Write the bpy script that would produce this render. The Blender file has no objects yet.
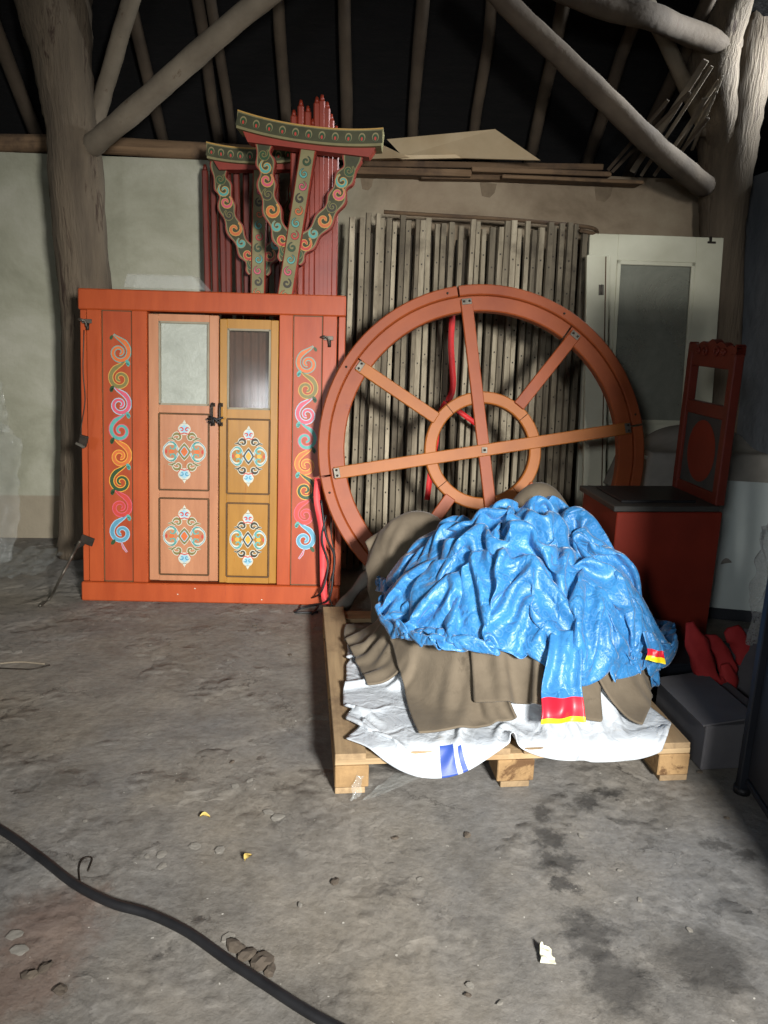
import bpy, bmesh, math, random
import numpy as np
from mathutils import Vector, Matrix, Euler

SC = bpy.context.scene
COL = SC.collection
PI = math.pi

# ------------------------------------------------------------------ camera
FPX = 770.0
CAM = np.array([0.0, 0.0, 1.5])


def cam_basis(pitch=14.0, yaw=3.5, roll=1.6):
    p, y, r = [math.radians(a) for a in (pitch, yaw, roll)]
    F = np.array([math.sin(y) * math.cos(p), math.cos(y) * math.cos(p), -math.sin(p)])
    R0 = np.array([math.cos(y), -math.sin(y), 0.0])
    U0 = np.cross(R0, F)
    R = R0 * math.cos(r) + U0 * math.sin(r)
    return R, np.cross(R, F), F


cR, cU, cF = cam_basis()
cd = bpy.data.cameras.new('camera')
cd.sensor_fit = 'VERTICAL'
cd.sensor_height = 36.0
cd.lens = FPX / 1024.0 * 36.0
cd.clip_start = 0.05
cam = bpy.data.objects.new('camera', cd)
COL.objects.link(cam)
m4 = Matrix(((cR[0], cU[0], -cF[0], CAM[0]), (cR[1], cU[1], -cF[1], CAM[1]), (cR[2], cU[2], -cF[2], CAM[2]), (0, 0, 0, 1)))
cam.matrix_world = m4
SC.camera = cam


def ray(u, v):
    return cF + cR * (u - 384) / FPX + cU * (512 - v) / FPX


def G(u, v, z=0.0):
    """the point at height z seen at a photograph position (measuring the place)"""
    d = ray(u, v)
    return Vector(CAM + d * (z - CAM[2]) / d[2])


def P(u, v, Y):
    """the point on the upright plane y = Y seen at a photograph position"""
    d = ray(u, v)
    return Vector(CAM + d * Y / d[1])


# ------------------------------------------------------------------ materials
def nodes(name):
    m = bpy.data.materials.new(name)
    m.use_nodes = True
    nt = m.node_tree
    b = nt.nodes['Principled BSDF']
    return m, nt, b


def rgb(c):
    """sRGB 0-255 to linear"""
    o = []
    for x in c[:3]:
        x = x / 255.0
        o.append(x / 12.92 if x <= 0.04045 else ((x + 0.055) / 1.055) ** 2.4)
    return (o[0], o[1], o[2], 1.0)


def N(nt, t, **kw):
    n = nt.nodes.new(t)
    for k, v in kw.items():
        if k in n.inputs:
            n.inputs[k].default_value = v
        else:
            setattr(n, k, v)
    return n


def ramp(nt, fac, stops):
    r = nt.nodes.new('ShaderNodeValToRGB')
    el = r.color_ramp.elements
    while len(el) < len(stops):
        el.new(0.5)
    for e, (p, c) in zip(el, stops):
        e.position = p
        e.color = c if len(c) == 4 else (*c, 1)
    nt.links.new(fac, r.inputs['Fac'])
    return r.outputs['Color']


def mix(nt, fac, a, b, mode='MIX'):
    n = nt.nodes.new('ShaderNodeMix')
    n.data_type = 'RGBA'
    n.blend_type = mode
    for s, v in ((0, fac), (6, a), (7, b)):
        if hasattr(v, 'links') or isinstance(v, bpy.types.NodeSocket):
            nt.links.new(v, n.inputs[s])
        else:
            n.inputs[s].default_value = v
    return n.outputs[2]


def coords(nt, scale=(1, 1, 1), rot=(0, 0, 0), kind='Object'):
    tc = nt.nodes.new('ShaderNodeTexCoord')
    mp = nt.nodes.new('ShaderNodeMapping')
    mp.inputs['Scale'].default_value = scale
    mp.inputs['Rotation'].default_value = rot
    nt.links.new(tc.outputs[kind], mp.inputs['Vector'])
    return mp.outputs['Vector']


def noise(nt, vec, scale=5.0, detail=6.0, rough=0.6, dist=0.0):
    n = N(nt, 'ShaderNodeTexNoise', Scale=scale, Detail=detail, Roughness=rough, Distortion=dist)
    nt.links.new(vec, n.inputs['Vector'])
    return n.outputs['Fac']


def bump(nt, b, h, strength=0.3, dist=0.01, prev=None):
    n = N(nt, 'ShaderNodeBump', Strength=strength, Distance=dist)
    nt.links.new(h, n.inputs['Height'])
    if prev is not None:
        nt.links.new(prev, n.inputs['Normal'])
    nt.links.new(n.outputs['Normal'], b.inputs['Normal'])
    return n.outputs['Normal']


def mottled(name, c1, c2, scale=6.0, rough=0.7, metallic=0.0, bmp=0.15, bdist=0.004, stretch=(1, 1, 1), wear=None, wear_at=0.68, wscale=9.0, spec=0.4):
    """two-tone noise paint, optional worn spots of a third colour"""
    m, nt, b = nodes(name)
    v = coords(nt, stretch)
    f = noise(nt, v, scale)
    c = ramp(nt, f, [(0.3, rgb(c1)), (0.7, rgb(c2))])
    if wear:
        f2 = noise(nt, coords(nt, stretch), wscale, 8, 0.7, 0.4)
        k = ramp(nt, f2, [(wear_at, (0, 0, 0)), (wear_at + 0.06, (1, 1, 1))])
        c = mix(nt, k, c, rgb(wear))
    nt.links.new(c, b.inputs['Base Color'])
    b.inputs['Roughness'].default_value = rough
    b.inputs['Metallic'].default_value = metallic
    b.inputs['Specular IOR Level'].default_value = spec
    bump(nt, b, noise(nt, v, scale * 5), bmp, bdist)
    return m


def woodmat(name, c1, c2, axis='Z', scale=1.0, rough=0.75, bmp=0.3, dirt=None):
    """grain running along an axis"""
    m, nt, b = nodes(name)
    s = {'X': (1.2, 22, 22), 'Y': (22, 1.2, 22), 'Z': (22, 22, 1.2)}[axis]
    v = coords(nt, tuple(x * scale for x in s))
    f = noise(nt, v, 1.0, 5, 0.65, 0.6)
    c = ramp(nt, f, [(0.28, rgb(c1)), (0.72, rgb(c2))])
    oi = nt.nodes.new('ShaderNodeObjectInfo')
    k = ramp(nt, oi.outputs['Random'], [(0, (0.55, 0.53, 0.50)), (1, (1.1, 1.08, 1.04))])
    c = mix(nt, 1.0, c, k, 'MULTIPLY')
    if dirt:
        f2 = noise(nt, coords(nt), 4.0, 8, 0.7)
        kk = ramp(nt, f2, [(0.5, (0, 0, 0)), (0.7, (1, 1, 1))])
        c = mix(nt, kk, c, rgb(dirt))
    nt.links.new(c, b.inputs['Base Color'])
    b.inputs['Roughness'].default_value = rough
    bump(nt, b, f, bmp, 0.004)
    return m


M = {}
M['orange'] = mottled('orange_paint', (154, 65, 30), (172, 78, 38), 5, 0.38, bmp=0.08, stretch=(3, 3, 0.5), wear=(150, 62, 38), wear_at=0.66, wscale=6)
M['orange_panel'] = mottled('orange_panel_paint', (148, 60, 30), (166, 74, 38), 5, 0.4, bmp=0.08, stretch=(3, 3, 0.5), wear=(140, 58, 38), wear_at=0.68)
M['salmon'] = mottled('salmon_varnish', (164, 112, 82), (184, 130, 96), 6, 0.3, bmp=0.08, stretch=(3, 3, 0.4), wear=(170, 96, 50), wear_at=0.64)
M['ochre'] = mottled('ochre_varnish', (148, 104, 42), (166, 120, 54), 6, 0.32, bmp=0.08, stretch=(3, 3, 0.4), wear=(150, 88, 24), wear_at=0.64)
M['groove'] = mottled('dark_line', (74, 50, 26), (96, 68, 36), 10, 0.6)
M['wheel_red'] = mottled('wheel_red_paint', (126, 56, 22), (148, 72, 29), 4, 0.55, bmp=0.15, wear=(120, 50, 32), wear_at=0.66, wscale=7)
M['wheel_orange'] = mottled('wheel_orange_paint', (140, 78, 26), (160, 94, 34), 5, 0.55, bmp=0.15, wear=(150, 70, 36), wear_at=0.66)
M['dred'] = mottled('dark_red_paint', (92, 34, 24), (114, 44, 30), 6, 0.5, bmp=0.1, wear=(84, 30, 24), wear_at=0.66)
M['chestred'] = mottled('chest_red_paint', (112, 34, 20), (130, 42, 26), 5, 0.5, bmp=0.1, wear=(96, 32, 22), wear_at=0.68)
M['metal'] = mottled('grey_metal', (84, 80, 72), (120, 114, 104), 20, 0.55, 0.8)
M['iron'] = mottled('dark_iron', (40, 36, 32), (66, 58, 50), 20, 0.55, 0.6)
M['black'] = mottled('black_rubber', (22, 22, 24), (34, 34, 36), 14, 0.5)
M['blackpaint'] = mottled('black_paint', (14, 18, 26), (26, 30, 38), 10, 0.6)
M['slat'] = woodmat('lattice_slat_wood', (128, 118, 100), (186, 176, 154), 'Z', rough=0.85, dirt=(96, 86, 70))
M['slatdark'] = woodmat('lattice_slat_old_wood', (96, 88, 74), (150, 140, 120), 'Z', rough=0.85, dirt=(64, 56, 46))
M['pallet'] = woodmat('pallet_wood', (134, 112, 84), (180, 154, 118), 'Y', rough=0.85, dirt=(104, 84, 62))
M['palletx'] = woodmat('pallet_lath_wood', (142, 120, 90), (190, 164, 126), 'X', rough=0.8, dirt=(140, 110, 74))
M['palletb'] = mottled('pallet_block_wood', (122, 96, 64), (166, 134, 92), 8, 0.85, bmp=0.5, bdist=0.008, wear=(92, 66, 40), wear_at=0.55, wscale=5)
M['trunk'] = mottled('old_trunk', (82, 72, 60), (112, 99, 82), 3, 0.9, bmp=0.7, bdist=0.02, stretch=(4, 4, 0.5), wear=(66, 52, 42), wear_at=0.58, wscale=3)
M['pole'] = mottled('roof_pole_wood', (66, 56, 46), (92, 80, 66), 4, 0.9, bmp=0.5, bdist=0.01, wear=(78, 62, 50), wear_at=0.62)
M['polelight'] = mottled('peeled_pole_wood', (104, 94, 80), (132, 121, 104), 4, 0.85, bmp=0.5, bdist=0.01, wear=(100, 84, 68), wear_at=0.6)
M['plank'] = woodmat('old_plank', (92, 72, 54), (142, 116, 88), 'X', rough=0.9, dirt=(66, 52, 42))
M['ply'] = mottled('pale_plywood', (190, 168, 132), (210, 190, 156), 4, 0.7, bmp=0.05)
M['white_door'] = mottled('cream_white_paint', (196, 194, 170), (212, 210, 188), 4, 0.5, bmp=0.05, wear=(160, 158, 140), wear_at=0.72)
M['white_gloss'] = mottled('white_laminate', (176, 186, 182), (190, 198, 194), 3, 0.45, bmp=0.02)
M['greycloth'] = mottled('grey_cloth', (120, 116, 108), (142, 138, 130), 6, 0.95, bmp=0.4)
M['red_ribbon'] = mottled('red_ribbon', (182, 30, 34), (214, 46, 46), 12, 0.6)
M['pink_ribbon'] = mottled('pink_ribbon', (214, 60, 66), (232, 84, 84), 12, 0.6)
M['redcloth'] = mottled('red_cloth', (150, 34, 36), (184, 52, 50), 8, 0.8, bmp=0.3)
M['card'] = mottled('grey_cardboard', (84, 83, 86), (102, 100, 102), 5, 0.85, bmp=0.1)
M['cream'] = mottled('cream_ornament_paint', (172, 160, 112), (196, 184, 140), 10, 0.55)
M['olive'] = mottled('olive_ornament_paint', (104, 100, 52), (134, 128, 72), 10, 0.55)


def flat(name, c, rough=0.5):
    m, nt, b = nodes(name)
    b.inputs['Base Color'].default_value = rgb(c)
    b.inputs['Roughness'].default_value = rough
    f = noise(nt, coords(nt), 40, 3)
    cc = ramp(nt, f, [(0.3, rgb([x * 0.92 for x in c])), (0.7, rgb(c))])
    nt.links.new(cc, b.inputs['Base Color'])
    return m


for k, c in dict(o_white=(196, 196, 180), o_blue=(86, 146, 170), o_green=(38, 72, 36), o_red=(190, 60, 48), o_pink=(204, 84, 104),
                 o_yellow=(222, 160, 54), o_teal=(84, 160, 150), o_orange=(204, 104, 46), o_olive=(120, 112, 60), o_dark=(52, 46, 28), o_lblue=(150, 190, 206), o_gold=(196, 150, 70)).items():
    M[k] = flat('ornament_' + k[2:], c)


def glassmat(name, tint, alpha, rough=0.15, bmp=0.0, bs=8, spec=0.5, streak=False):
    """see-through sheet: mostly transparent with a reflective coat"""
    m, nt, b = nodes(name)
    b.inputs['Base Color'].default_value = rgb(tint)
    b.inputs['Roughness'].default_value = rough
    b.inputs['Specular IOR Level'].default_value = spec
    v = coords(nt, (1, 1, 1))
    f = noise(nt, v, bs, 6, 0.7, 0.5)
    a = ramp(nt, f, [(0.3, (alpha * 0.7,) * 3), (0.75, (min(1, alpha * 1.5),) * 3)])
    nt.links.new(a, b.inputs['Alpha'])
    if bmp:
        bump(nt, b, f, bmp, 0.02)
    return m


M['pane'] = glassmat('dusty_window_glass', (110, 104, 96), 0.16, 0.12)
M['film'] = glassmat('clear_plastic_film', (196, 200, 196), 0.17, 0.10, 0.6, 6)
M['doorfilm'] = glassmat('plastic_film_behind_glass', (178, 182, 170), 0.75, 0.3, 0.4, 5)
M['doorglass'] = glassmat('smoked_door_glass', (150, 152, 138), 0.55, 0.35, 0.1, 3)

# ------------------------------------------------------------------ mesh builder


class MB:
    def __init__(self):
        self.v = []
        self.f = []
        self.m = []
        self.s = []
        self.mats = []

    def mi(self, mat):
        if isinstance(mat, str):
            mat = M[mat]
        if mat not in self.mats:
            self.mats.append(mat)
        return self.mats.index(mat)

    def add(self, vs, fs, mat, smooth=False):
        b = len(self.v)
        self.v += [tuple(p) for p in vs]
        k = self.mi(mat)
        for f in fs:
            self.f.append([b + i for i in f])
            self.m.append(k)
            self.s.append(smooth)

    def box(self, c, d, mat, rot=None, bev=0.0):
        """box centre c, size d, optional 3x3 rotation, optional chamfer"""
        hx, hy, hz = d[0] / 2, d[1] / 2, d[2] / 2
        b = min(bev, hx * 0.45, hy * 0.45, hz * 0.45)
        c = Vector(c)
        if b <= 0:
            vs = [Vector((x, y, z)) for x in (-hx, hx) for y in (-hy, hy) for z in (-hz, hz)]
            fs = [(0, 1, 3, 2), (4, 6, 7, 5), (0, 4, 5, 1), (2, 3, 7, 6), (0, 2, 6, 4), (1, 5, 7, 3)]
        else:
            bm = bmesh.new()
            bmesh.ops.create_cube(bm, size=1.0, matrix=Matrix.Diagonal((d[0], d[1], d[2], 1)))
            bmesh.ops.bevel(bm, geom=bm.edges[:], offset=b, segments=1, affect='EDGES', profile=0.5)
            bm.verts.ensure_lookup_table()
            vs = [p.co.copy() for p in bm.verts]
            fs = [tuple(q.index for q in f.verts) for f in bm.faces]
            bm.free()
        if rot is not None:
            vs = [rot @ p for p in vs]
        self.add([p + c for p in vs], fs, mat)

    def bar(self, a, b, w, t, mat, bev=0.0, up=Vector((0, 0, 1))):
        """rectangular bar from a to b: width w (sideways), thickness t (along up)"""
        a, b = Vector(a), Vector(b)
        z = (b - a).normalized()
        x = Vector(up).cross(z)
        if x.length < 1e-4:
            x = Vector((1, 0, 0)).cross(z)
        x.normalize()
        y = z.cross(x)
        R = Matrix((x, y, z)).transposed()
        self.box((a + b) / 2, (w, t, (b - a).length), mat, R, bev)

    def tube(self, pts, r, mat, n=10, caps=True, jit=0.0, rnd=None):
        """round tube through points; r a number or one radius per point"""
        pts = [Vector(p) for p in pts]
        rs = r if isinstance(r, (list, tuple)) else [r] * len(pts)
        vs, fs = [], []
        t0 = (pts[1] - pts[0]).normalized()
        nrm = t0.orthogonal().normalized()
        for i, p in enumerate(pts):
            t = (pts[min(i + 1, len(pts) - 1)] - pts[max(i - 1, 0)]).normalized()
            nrm = (nrm - t * nrm.dot(t)).normalized()
            bn = t.cross(nrm)
            for k in range(n):
                a = 2 * PI * k / n
                rr = rs[i] * (1 + (rnd.uniform(-jit, jit) if jit else 0))
                vs.append(p + (nrm * math.cos(a) + bn * math.sin(a)) * rr)
        for i in range(len(pts) - 1):
            for k in range(n):
                k2 = (k + 1) % n
                fs.append((i * n + k, i * n + k2, (i + 1) * n + k2, (i + 1) * n + k))
        if caps:
            fs.append(tuple(range(n - 1, -1, -1)))
            fs.append(tuple((len(pts) - 1) * n + k for k in range(n)))
        self.add(vs, fs, mat, True)

    def prism(self, poly, y0, y1, mat, smooth=False):
        """x-z outline (counter-clockwise) extruded from y0 to y1"""
        n = len(poly)
        vs = [(p[0], y0, p[1]) for p in poly] + [(p[0], y1, p[1]) for p in poly]
        self.add(vs, [tuple(range(n)), tuple(range(2 * n - 1, n - 1, -1))], mat)
        self.add(vs, [(i, n + i, n + (i + 1) % n, (i + 1) % n) for i in range(n)], mat, smooth)

    def strip(self, pts, ws, y, mat, th=0.0006):
        """painted ribbon in the local x-z plane at depth y, facing -y"""
        n = len(pts)
        vs, fs = [], []
        for i, (x, z) in enumerate(pts):
            a = pts[max(i - 1, 0)]
            b = pts[min(i + 1, n - 1)]
            dx, dz = b[0] - a[0], b[1] - a[1]
            l = math.hypot(dx, dz) or 1
            nx, nz = -dz / l * ws[i] / 2, dx / l * ws[i] / 2
            vs += [(x + nx, y, z + nz), (x - nx, y, z - nz)]
        for i in range(n - 1):
            fs.append((2 * i, 2 * i + 2, 2 * i + 3, 2 * i + 1))
        self.add(vs, fs, mat)

    def build(self, name, parent=None, mats=None):
        me = bpy.data.meshes.new(name)
        me.from_pydata(self.v, [], self.f)
        for m in self.mats:
            me.materials.append(m)
        me.polygons.foreach_set('material_index', self.m)
        me.polygons.foreach_set('use_smooth', self.s)
        me.update()
        o = bpy.data.objects.new(name, me)
        COL.objects.link(o)
        if parent is not None:
            o.parent = parent
        return o


def tag(o, label, cat, group=None, kind=None):
    o['label'] = label
    o['category'] = cat
    if group:
        o['group'] = group
    if kind:
        o['kind'] = kind
    return o


def struct(o):
    o['kind'] = 'structure'
    return o


def empty(name, loc, rot=(0, 0, 0), label=None, cat=None, group=None):
    o = bpy.data.objects.new(name, None)
    COL.objects.link(o)
    o.empty_display_size = 0.1
    o.location = loc
    o.rotation_euler = rot
    if label:
        tag(o, label, cat, group)
    return o


def copy_tree(o, parent=None):
    c = o.copy()
    COL.objects.link(c)
    c.parent = parent
    for ch in list(o.children):
        copy_tree(ch, c)
    return c


def smooth_path(pts, n=8):
    """Catmull-Rom through points"""
    pts = [Vector(p) for p in pts]
    q = [pts[0] * 2 - pts[1]] + pts + [pts[-1] * 2 - pts[-2]]
    out = []
    for i in range(1, len(q) - 2):
        for k in range(n):
            t = k / n
            a, b, c, d = q[i - 1], q[i], q[i + 1], q[i + 2]
            out.append(0.5 * ((2 * b) + (c - a) * t + (2 * a - 5 * b + 4 * c - d) * t * t + (3 * b - a - 3 * c + d) * t ** 3))
    out.append(pts[-1])
    return out


def sag_log(a, b, r0, r1, seed=0, wob=0.02, n=9):
    rnd = random.Random(seed)
    a, b = Vector(a), Vector(b)
    pts, rs = [], []
    for i in range(n + 1):
        t = i / n
        p = a.lerp(b, t)
        w = wob * math.sin(PI * t)
        p += Vector((rnd.uniform(-w, w), rnd.uniform(-w, w), rnd.uniform(-w, w)))
        pts.append(p)
        rs.append((r0 + (r1 - r0) * t) * rnd.uniform(0.93, 1.07))
    return pts, rs

# ------------------------------------------------------------------ setting
WY = 5.15      # back wall
RX = 2.58      # right wall
LX = -3.6      # left wall
WT = 2.42      # wall top


def floor_mat():
    m, nt, b = nodes('worn_concrete')
    v = coords(nt)
    big = noise(nt, v, 0.9, 5, 0.6, 0.3)
    mid = noise(nt, v, 4.0, 10, 0.72, 0.4)
    fin = noise(nt, v, 32.0, 8, 0.75)
    c = ramp(nt, mid, [(0.22, rgb((100, 97, 92))), (0.45, rgb((134, 131, 125))), (0.78, rgb((158, 153, 144)))])
    tint = ramp(nt, big, [(0.35, rgb((216, 219, 226))), (0.65, rgb((240, 232, 220)))])
    c = mix(nt, 1.0, c, tint, 'MULTIPLY')
    gr = ramp(nt, fin, [(0.3, (0.66, 0.65, 0.63)), (0.6, (1, 1, 1))])
    c = mix(nt, 1.0, c, gr, 'MULTIPLY')
    # damp trails: a chain of soft blobs where the stains lie
    geo = nt.nodes.new('ShaderNodeNewGeometry')
    wob = N(nt, 'ShaderNodeTexNoise', Scale=7.0, Detail=8.0, Roughness=0.75)
    nt.links.new(geo.outputs['Position'], wob.inputs['Vector'])
    off = nt.nodes.new('ShaderNodeVectorMath'); off.operation = 'MULTIPLY_ADD'
    nt.links.new(wob.outputs['Color'], off.inputs[0]); off.inputs[1].default_value = (0.30, 0.30, 0); off.inputs[2].default_value = (-0.15, -0.15, 0)
    pos = nt.nodes.new('ShaderNodeVectorMath'); pos.operation = 'ADD'
    nt.links.new(geo.outputs['Position'], pos.inputs[0]); nt.links.new(off.outputs[0], pos.inputs[1])

    def blob(u, w, rad, soft):
        p = G(u, w)
        d = nt.nodes.new('ShaderNodeVectorMath'); d.operation = 'DISTANCE'
        nt.links.new(pos.outputs[0], d.inputs[0]); d.inputs[1].default_value = p
        r = N(nt, 'ShaderNodeMapRange'); r.inputs['From Min'].default_value = rad; r.inputs['From Max'].default_value = rad * soft
        r.inputs['To Min'].default_value = 1; r.inputs['To Max'].default_value = 0
        nt.links.new(d.outputs['Value'], r.inputs['Value'])
        return r.outputs['Result']

    def union(lst):
        acc = lst[0]
        for x in lst[1:]:
            mx = nt.nodes.new('ShaderNodeMath'); mx.operation = 'MAXIMUM'
            nt.links.new(acc, mx.inputs[0]); nt.links.new(x, mx.inputs[1])
            acc = mx.outputs[0]
        return acc
    damp = union([blob(545, 812, 0.022, 2.2), blob(548, 838, 0.03, 2.0), blob(556, 862, 0.035, 2.0), blob(566, 884, 0.018, 2.2), blob(585, 802, 0.02, 2.4),
                  blob(580, 926, 0.035, 2.2), blob(597, 950, 0.03, 2.2), blob(720, 845, 0.02, 2.4), blob(745, 855, 0.02, 2.4), blob(610, 795, 0.02, 2.2),
                  blob(625, 985, 0.05, 2.2), blob(700, 960, 0.06, 2.4)])
    k = ramp(nt, damp, [(0, (0, 0, 0)), (1, (0.75, 0.75, 0.75))])
    c = mix(nt, k, c, rgb((58, 56, 54)))
    rust = union([blob(45, 935, 0.07, 2.6), blob(20, 985, 0.06, 2.2), blob(85, 905, 0.04, 2.4)])
    k2 = ramp(nt, rust, [(0, (0, 0, 0)), (1, (0.45, 0.45, 0.45))])
    c = mix(nt, k2, c, rgb((108, 78, 62)))
    # cracks only in the rougher half
    vo = N(nt, 'ShaderNodeTexVoronoi', feature='DISTANCE_TO_EDGE', Scale=1.3)
    nt.links.new(pos.outputs[0], vo.inputs['Vector'])
    cr = ramp(nt, vo.outputs['Distance'], [(0.0, (1, 1, 1)), (0.006, (0, 0, 0))])
    gate = ramp(nt, noise(nt, v, 1.3, 3), [(0.52, (0, 0, 0)), (0.6, (0.8, 0.8, 0.8))])
    cr = mix(nt, 1.0, cr, gate, 'MULTIPLY')
    c = mix(nt, cr, c, rgb((52, 48, 44)))
    # pale lime specks
    sp = ramp(nt, noise(nt, v, 55, 2, 0.5), [(0.74, (0, 0, 0)), (0.78, (0.8, 0.8, 0.8))])
    c = mix(nt, sp, c, rgb((196, 192, 182)))
    nt.links.new(c, b.inputs['Base Color'])
    rr = ramp(nt, mid, [(0.3, (0.62, 0.62, 0.62)), (0.7, (0.9, 0.9, 0.9))])
    nt.links.new(rr, b.inputs['Roughness'])
    b.inputs['Specular IOR Level'].default_value = 0.35
    p = bump(nt, b, noise(nt, v, 6.0, 7, 0.6, 0.0), 0.42, 0.03)
    p = bump(nt, b, fin, 0.55, 0.005, p)
    fl = N(nt, 'ShaderNodeTexVoronoi', feature='F1', Scale=14.0)
    nt.links.new(pos.outputs[0], fl.inputs['Vector'])
    flk = mix(nt, 1.0, ramp(nt, fl.outputs['Color'], [(0.45, (0, 0, 0)), (0.5, (1, 1, 1))]), ramp(nt, noise(nt, v, 1.7, 4, 0.6), [(0.50, (0, 0, 0)), (0.58, (1, 1, 1))]), 'MULTIPLY')
    p = bump(nt, b, flk, 0.8, 0.012, p)
    bump(nt, b, cr, -0.6 if False else 0.6, 0.01, p) if False else None
    return m


def wall_mat():
    m, nt, b = nodes('limewashed_plaster')
    v = coords(nt)
    geo = nt.nodes.new('ShaderNodeNewGeometry')
    sx = nt.nodes.new('ShaderNodeSeparateXYZ')
    nt.links.new(geo.outputs['Position'], sx.inputs[0])
    f = noise(nt, v, 1.6, 9, 0.65, 0.3)
    c = ramp(nt, f, [(0.3, rgb((126, 126, 106))), (0.5, rgb((158, 157, 138))), (0.7, rgb((180, 178, 162)))])
    # warmer towards the right half of the wall (an older coat)
    gx = N(nt, 'ShaderNodeMapRange'); gx.inputs['From Min'].default_value = -0.3; gx.inputs['From Max'].default_value = 0.4
    nt.links.new(sx.outputs['X'], gx.inputs['Value'])
    c2 = ramp(nt, f, [(0.3, rgb((116, 100, 80))), (0.5, rgb((148, 132, 110))), (0.7, rgb((170, 156, 132)))])
    c = mix(nt, gx.outputs['Result'], c, c2)
    # skirting coat of paint
    wz = nt.nodes.new('ShaderNodeMath'); wz.operation = 'MULTIPLY_ADD'
    nt.links.new(noise(nt, v, 9, 5), wz.inputs[0]); wz.inputs[1].default_value = 0.02
    nt.links.new(sx.outputs['Z'], wz.inputs[2])
    k = N(nt, 'ShaderNodeMapRange'); k.inputs['From Min'].default_value = 0.300; k.inputs['From Max'].default_value = 0.312
    nt.links.new(wz.outputs[0], k.inputs['Value'])
    low = ramp(nt, f, [(0.3, rgb((128, 118, 100))), (0.7, rgb((156, 146, 126)))])
    c = mix(nt, k.outputs['Result'], low, c)
    sp = ramp(nt, noise(nt, v, 16, 6, 0.7), [(0.70, (0, 0, 0)), (0.75, (0.6, 0.6, 0.6))])
    c = mix(nt, sp, c, rgb((98, 84, 68)))
    nt.links.new(c, b.inputs['Base Color'])
    b.inputs['Roughness'].default_value = 0.9
    p = bump(nt, b, noise(nt, v, 3, 10, 0.6), 0.5, 0.03)
    bump(nt, b, noise(nt, v, 40, 6), 0.3, 0.005, p)
    return m


M['floor'] = floor_mat()
M['wall'] = wall_mat()
M['wall_r'] = mottled('bluish_grey_plaster', (104, 110, 116), (124, 128, 132), 2, 0.9, bmp=0.4, bdist=0.02)
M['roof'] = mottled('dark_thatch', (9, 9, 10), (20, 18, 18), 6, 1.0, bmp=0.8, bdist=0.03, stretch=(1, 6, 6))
M['brick'] = mottled('red_brick_edge', (130, 62, 46), (160, 84, 62), 12, 0.9, bmp=0.6, bdist=0.01)
M['damage'] = mottled('bare_render', (112, 98, 80), (140, 124, 102), 10, 0.95, bmp=0.6, bdist=0.01)

# floor: a fine uneven slab
mb = MB()
nx, ny = 120, 120
x0, x1, y0, y1 = LX, RX, -2.6, WY
rnd = random.Random(4)
ph = [(rnd.uniform(1, 9), rnd.uniform(1, 9), rnd.uniform(0, 6.28)) for _ in range(14)]


def fz(x, y):
    z = sum(math.sin(a * x + b_ * y + c) for a, b_, c in ph) / 14
    k = max(0.0, min(1.0, (3.2 - y) / 2.0))
    return -abs(z) * 0.012 * k


vs = [(x0 + (x1 - x0) * i / nx, y0 + (y1 - y0) * j / ny, 0) for j in range(ny + 1) for i in range(nx + 1)]
vs = [(x, y, fz(x, y)) for x, y, z in vs]
fs = [(j * (nx + 1) + i, j * (nx + 1) + i + 1, (j + 1) * (nx + 1) + i + 1, (j + 1) * (nx + 1) + i) for j in range(ny) for i in range(nx)]
mb.add(vs, fs, 'floor', True)
struct(mb.build('floor'))

mb = MB()
mb.box(((LX + RX) / 2, WY + 0.15, WT / 2), (RX - LX + 0.6, 0.3, WT), 'wall')
# spalled patches and brick edge where the coping has crumbled
for (u, v, w, h_) in ((487, 190, 16, 12), (602, 193, 18, 14), (366, 184, 12, 10)):
    c = P(u, v, WY)
    s = 0.0062
    pts = [(c.x - w * s / 2, c.z + h_ * s * 0.6), (c.x + w * s * 0.6, c.z + h_ * s * 0.5), (c.x + w * s * 0.5, c.z - h_ * s * 0.2), (c.x + w * s * 0.2, c.z - h_ * s * 0.6), (c.x - w * s * 0.3, c.z - h_ * s * 0.5)]
    mb.prism(pts[::-1], WY - 0.004, WY + 0.01, 'damage')
a, b_ = P(470, 183, WY), P(570, 188, WY)
mb.box(((a.x + b_.x) / 2, WY + 0.02, WT - 0.012), (b_.x - a.x, 0.06, 0.045), 'damage', bev=0.01)
struct(mb.build('wall_back'))
mb = MB()
mb.box((RX + 0.15, 1.27, 1.22), (0.3, 7.75, 2.44), 'wall_r')
struct(mb.build('wall_right'))
mb = MB()
mb.box((LX - 0.15, 1.27, 1.22), (0.3, 7.75, 2.44), 'wall')
struct(mb.build('wall_left'))
# roof undersides: back slope rises towards the camera, front slope behind it
mb = MB()
sl = 1.03
ry = 1.35
zr = 2.55 + (WY + 0.25 - ry) * sl


def slab(a, b, c, d, th, mat):
    n = (Vector(b) - Vector(a)).cross(Vector(d) - Vector(a)).normalized() * th
    if n.z < 0:
        n = -n
    vs = [Vector(p) for p in (a, b, c, d)]
    vs += [p + n for p in vs]
    mb.add(vs, [(3, 2, 1, 0), (4, 5, 6, 7), (0, 1, 5, 4), (1, 2, 6, 5), (2, 3, 7, 6), (3, 0, 4, 7)], mat)


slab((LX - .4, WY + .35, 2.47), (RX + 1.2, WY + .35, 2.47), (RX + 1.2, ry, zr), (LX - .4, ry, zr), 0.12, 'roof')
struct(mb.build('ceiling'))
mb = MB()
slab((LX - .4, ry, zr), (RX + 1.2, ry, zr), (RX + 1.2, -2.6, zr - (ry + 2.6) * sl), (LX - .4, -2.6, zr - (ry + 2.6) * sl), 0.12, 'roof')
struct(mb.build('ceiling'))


def roofz(y):
    return 2.47 + (WY + .35 - y) * (zr - 2.47) / (WY + .35 - ry)


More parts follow.
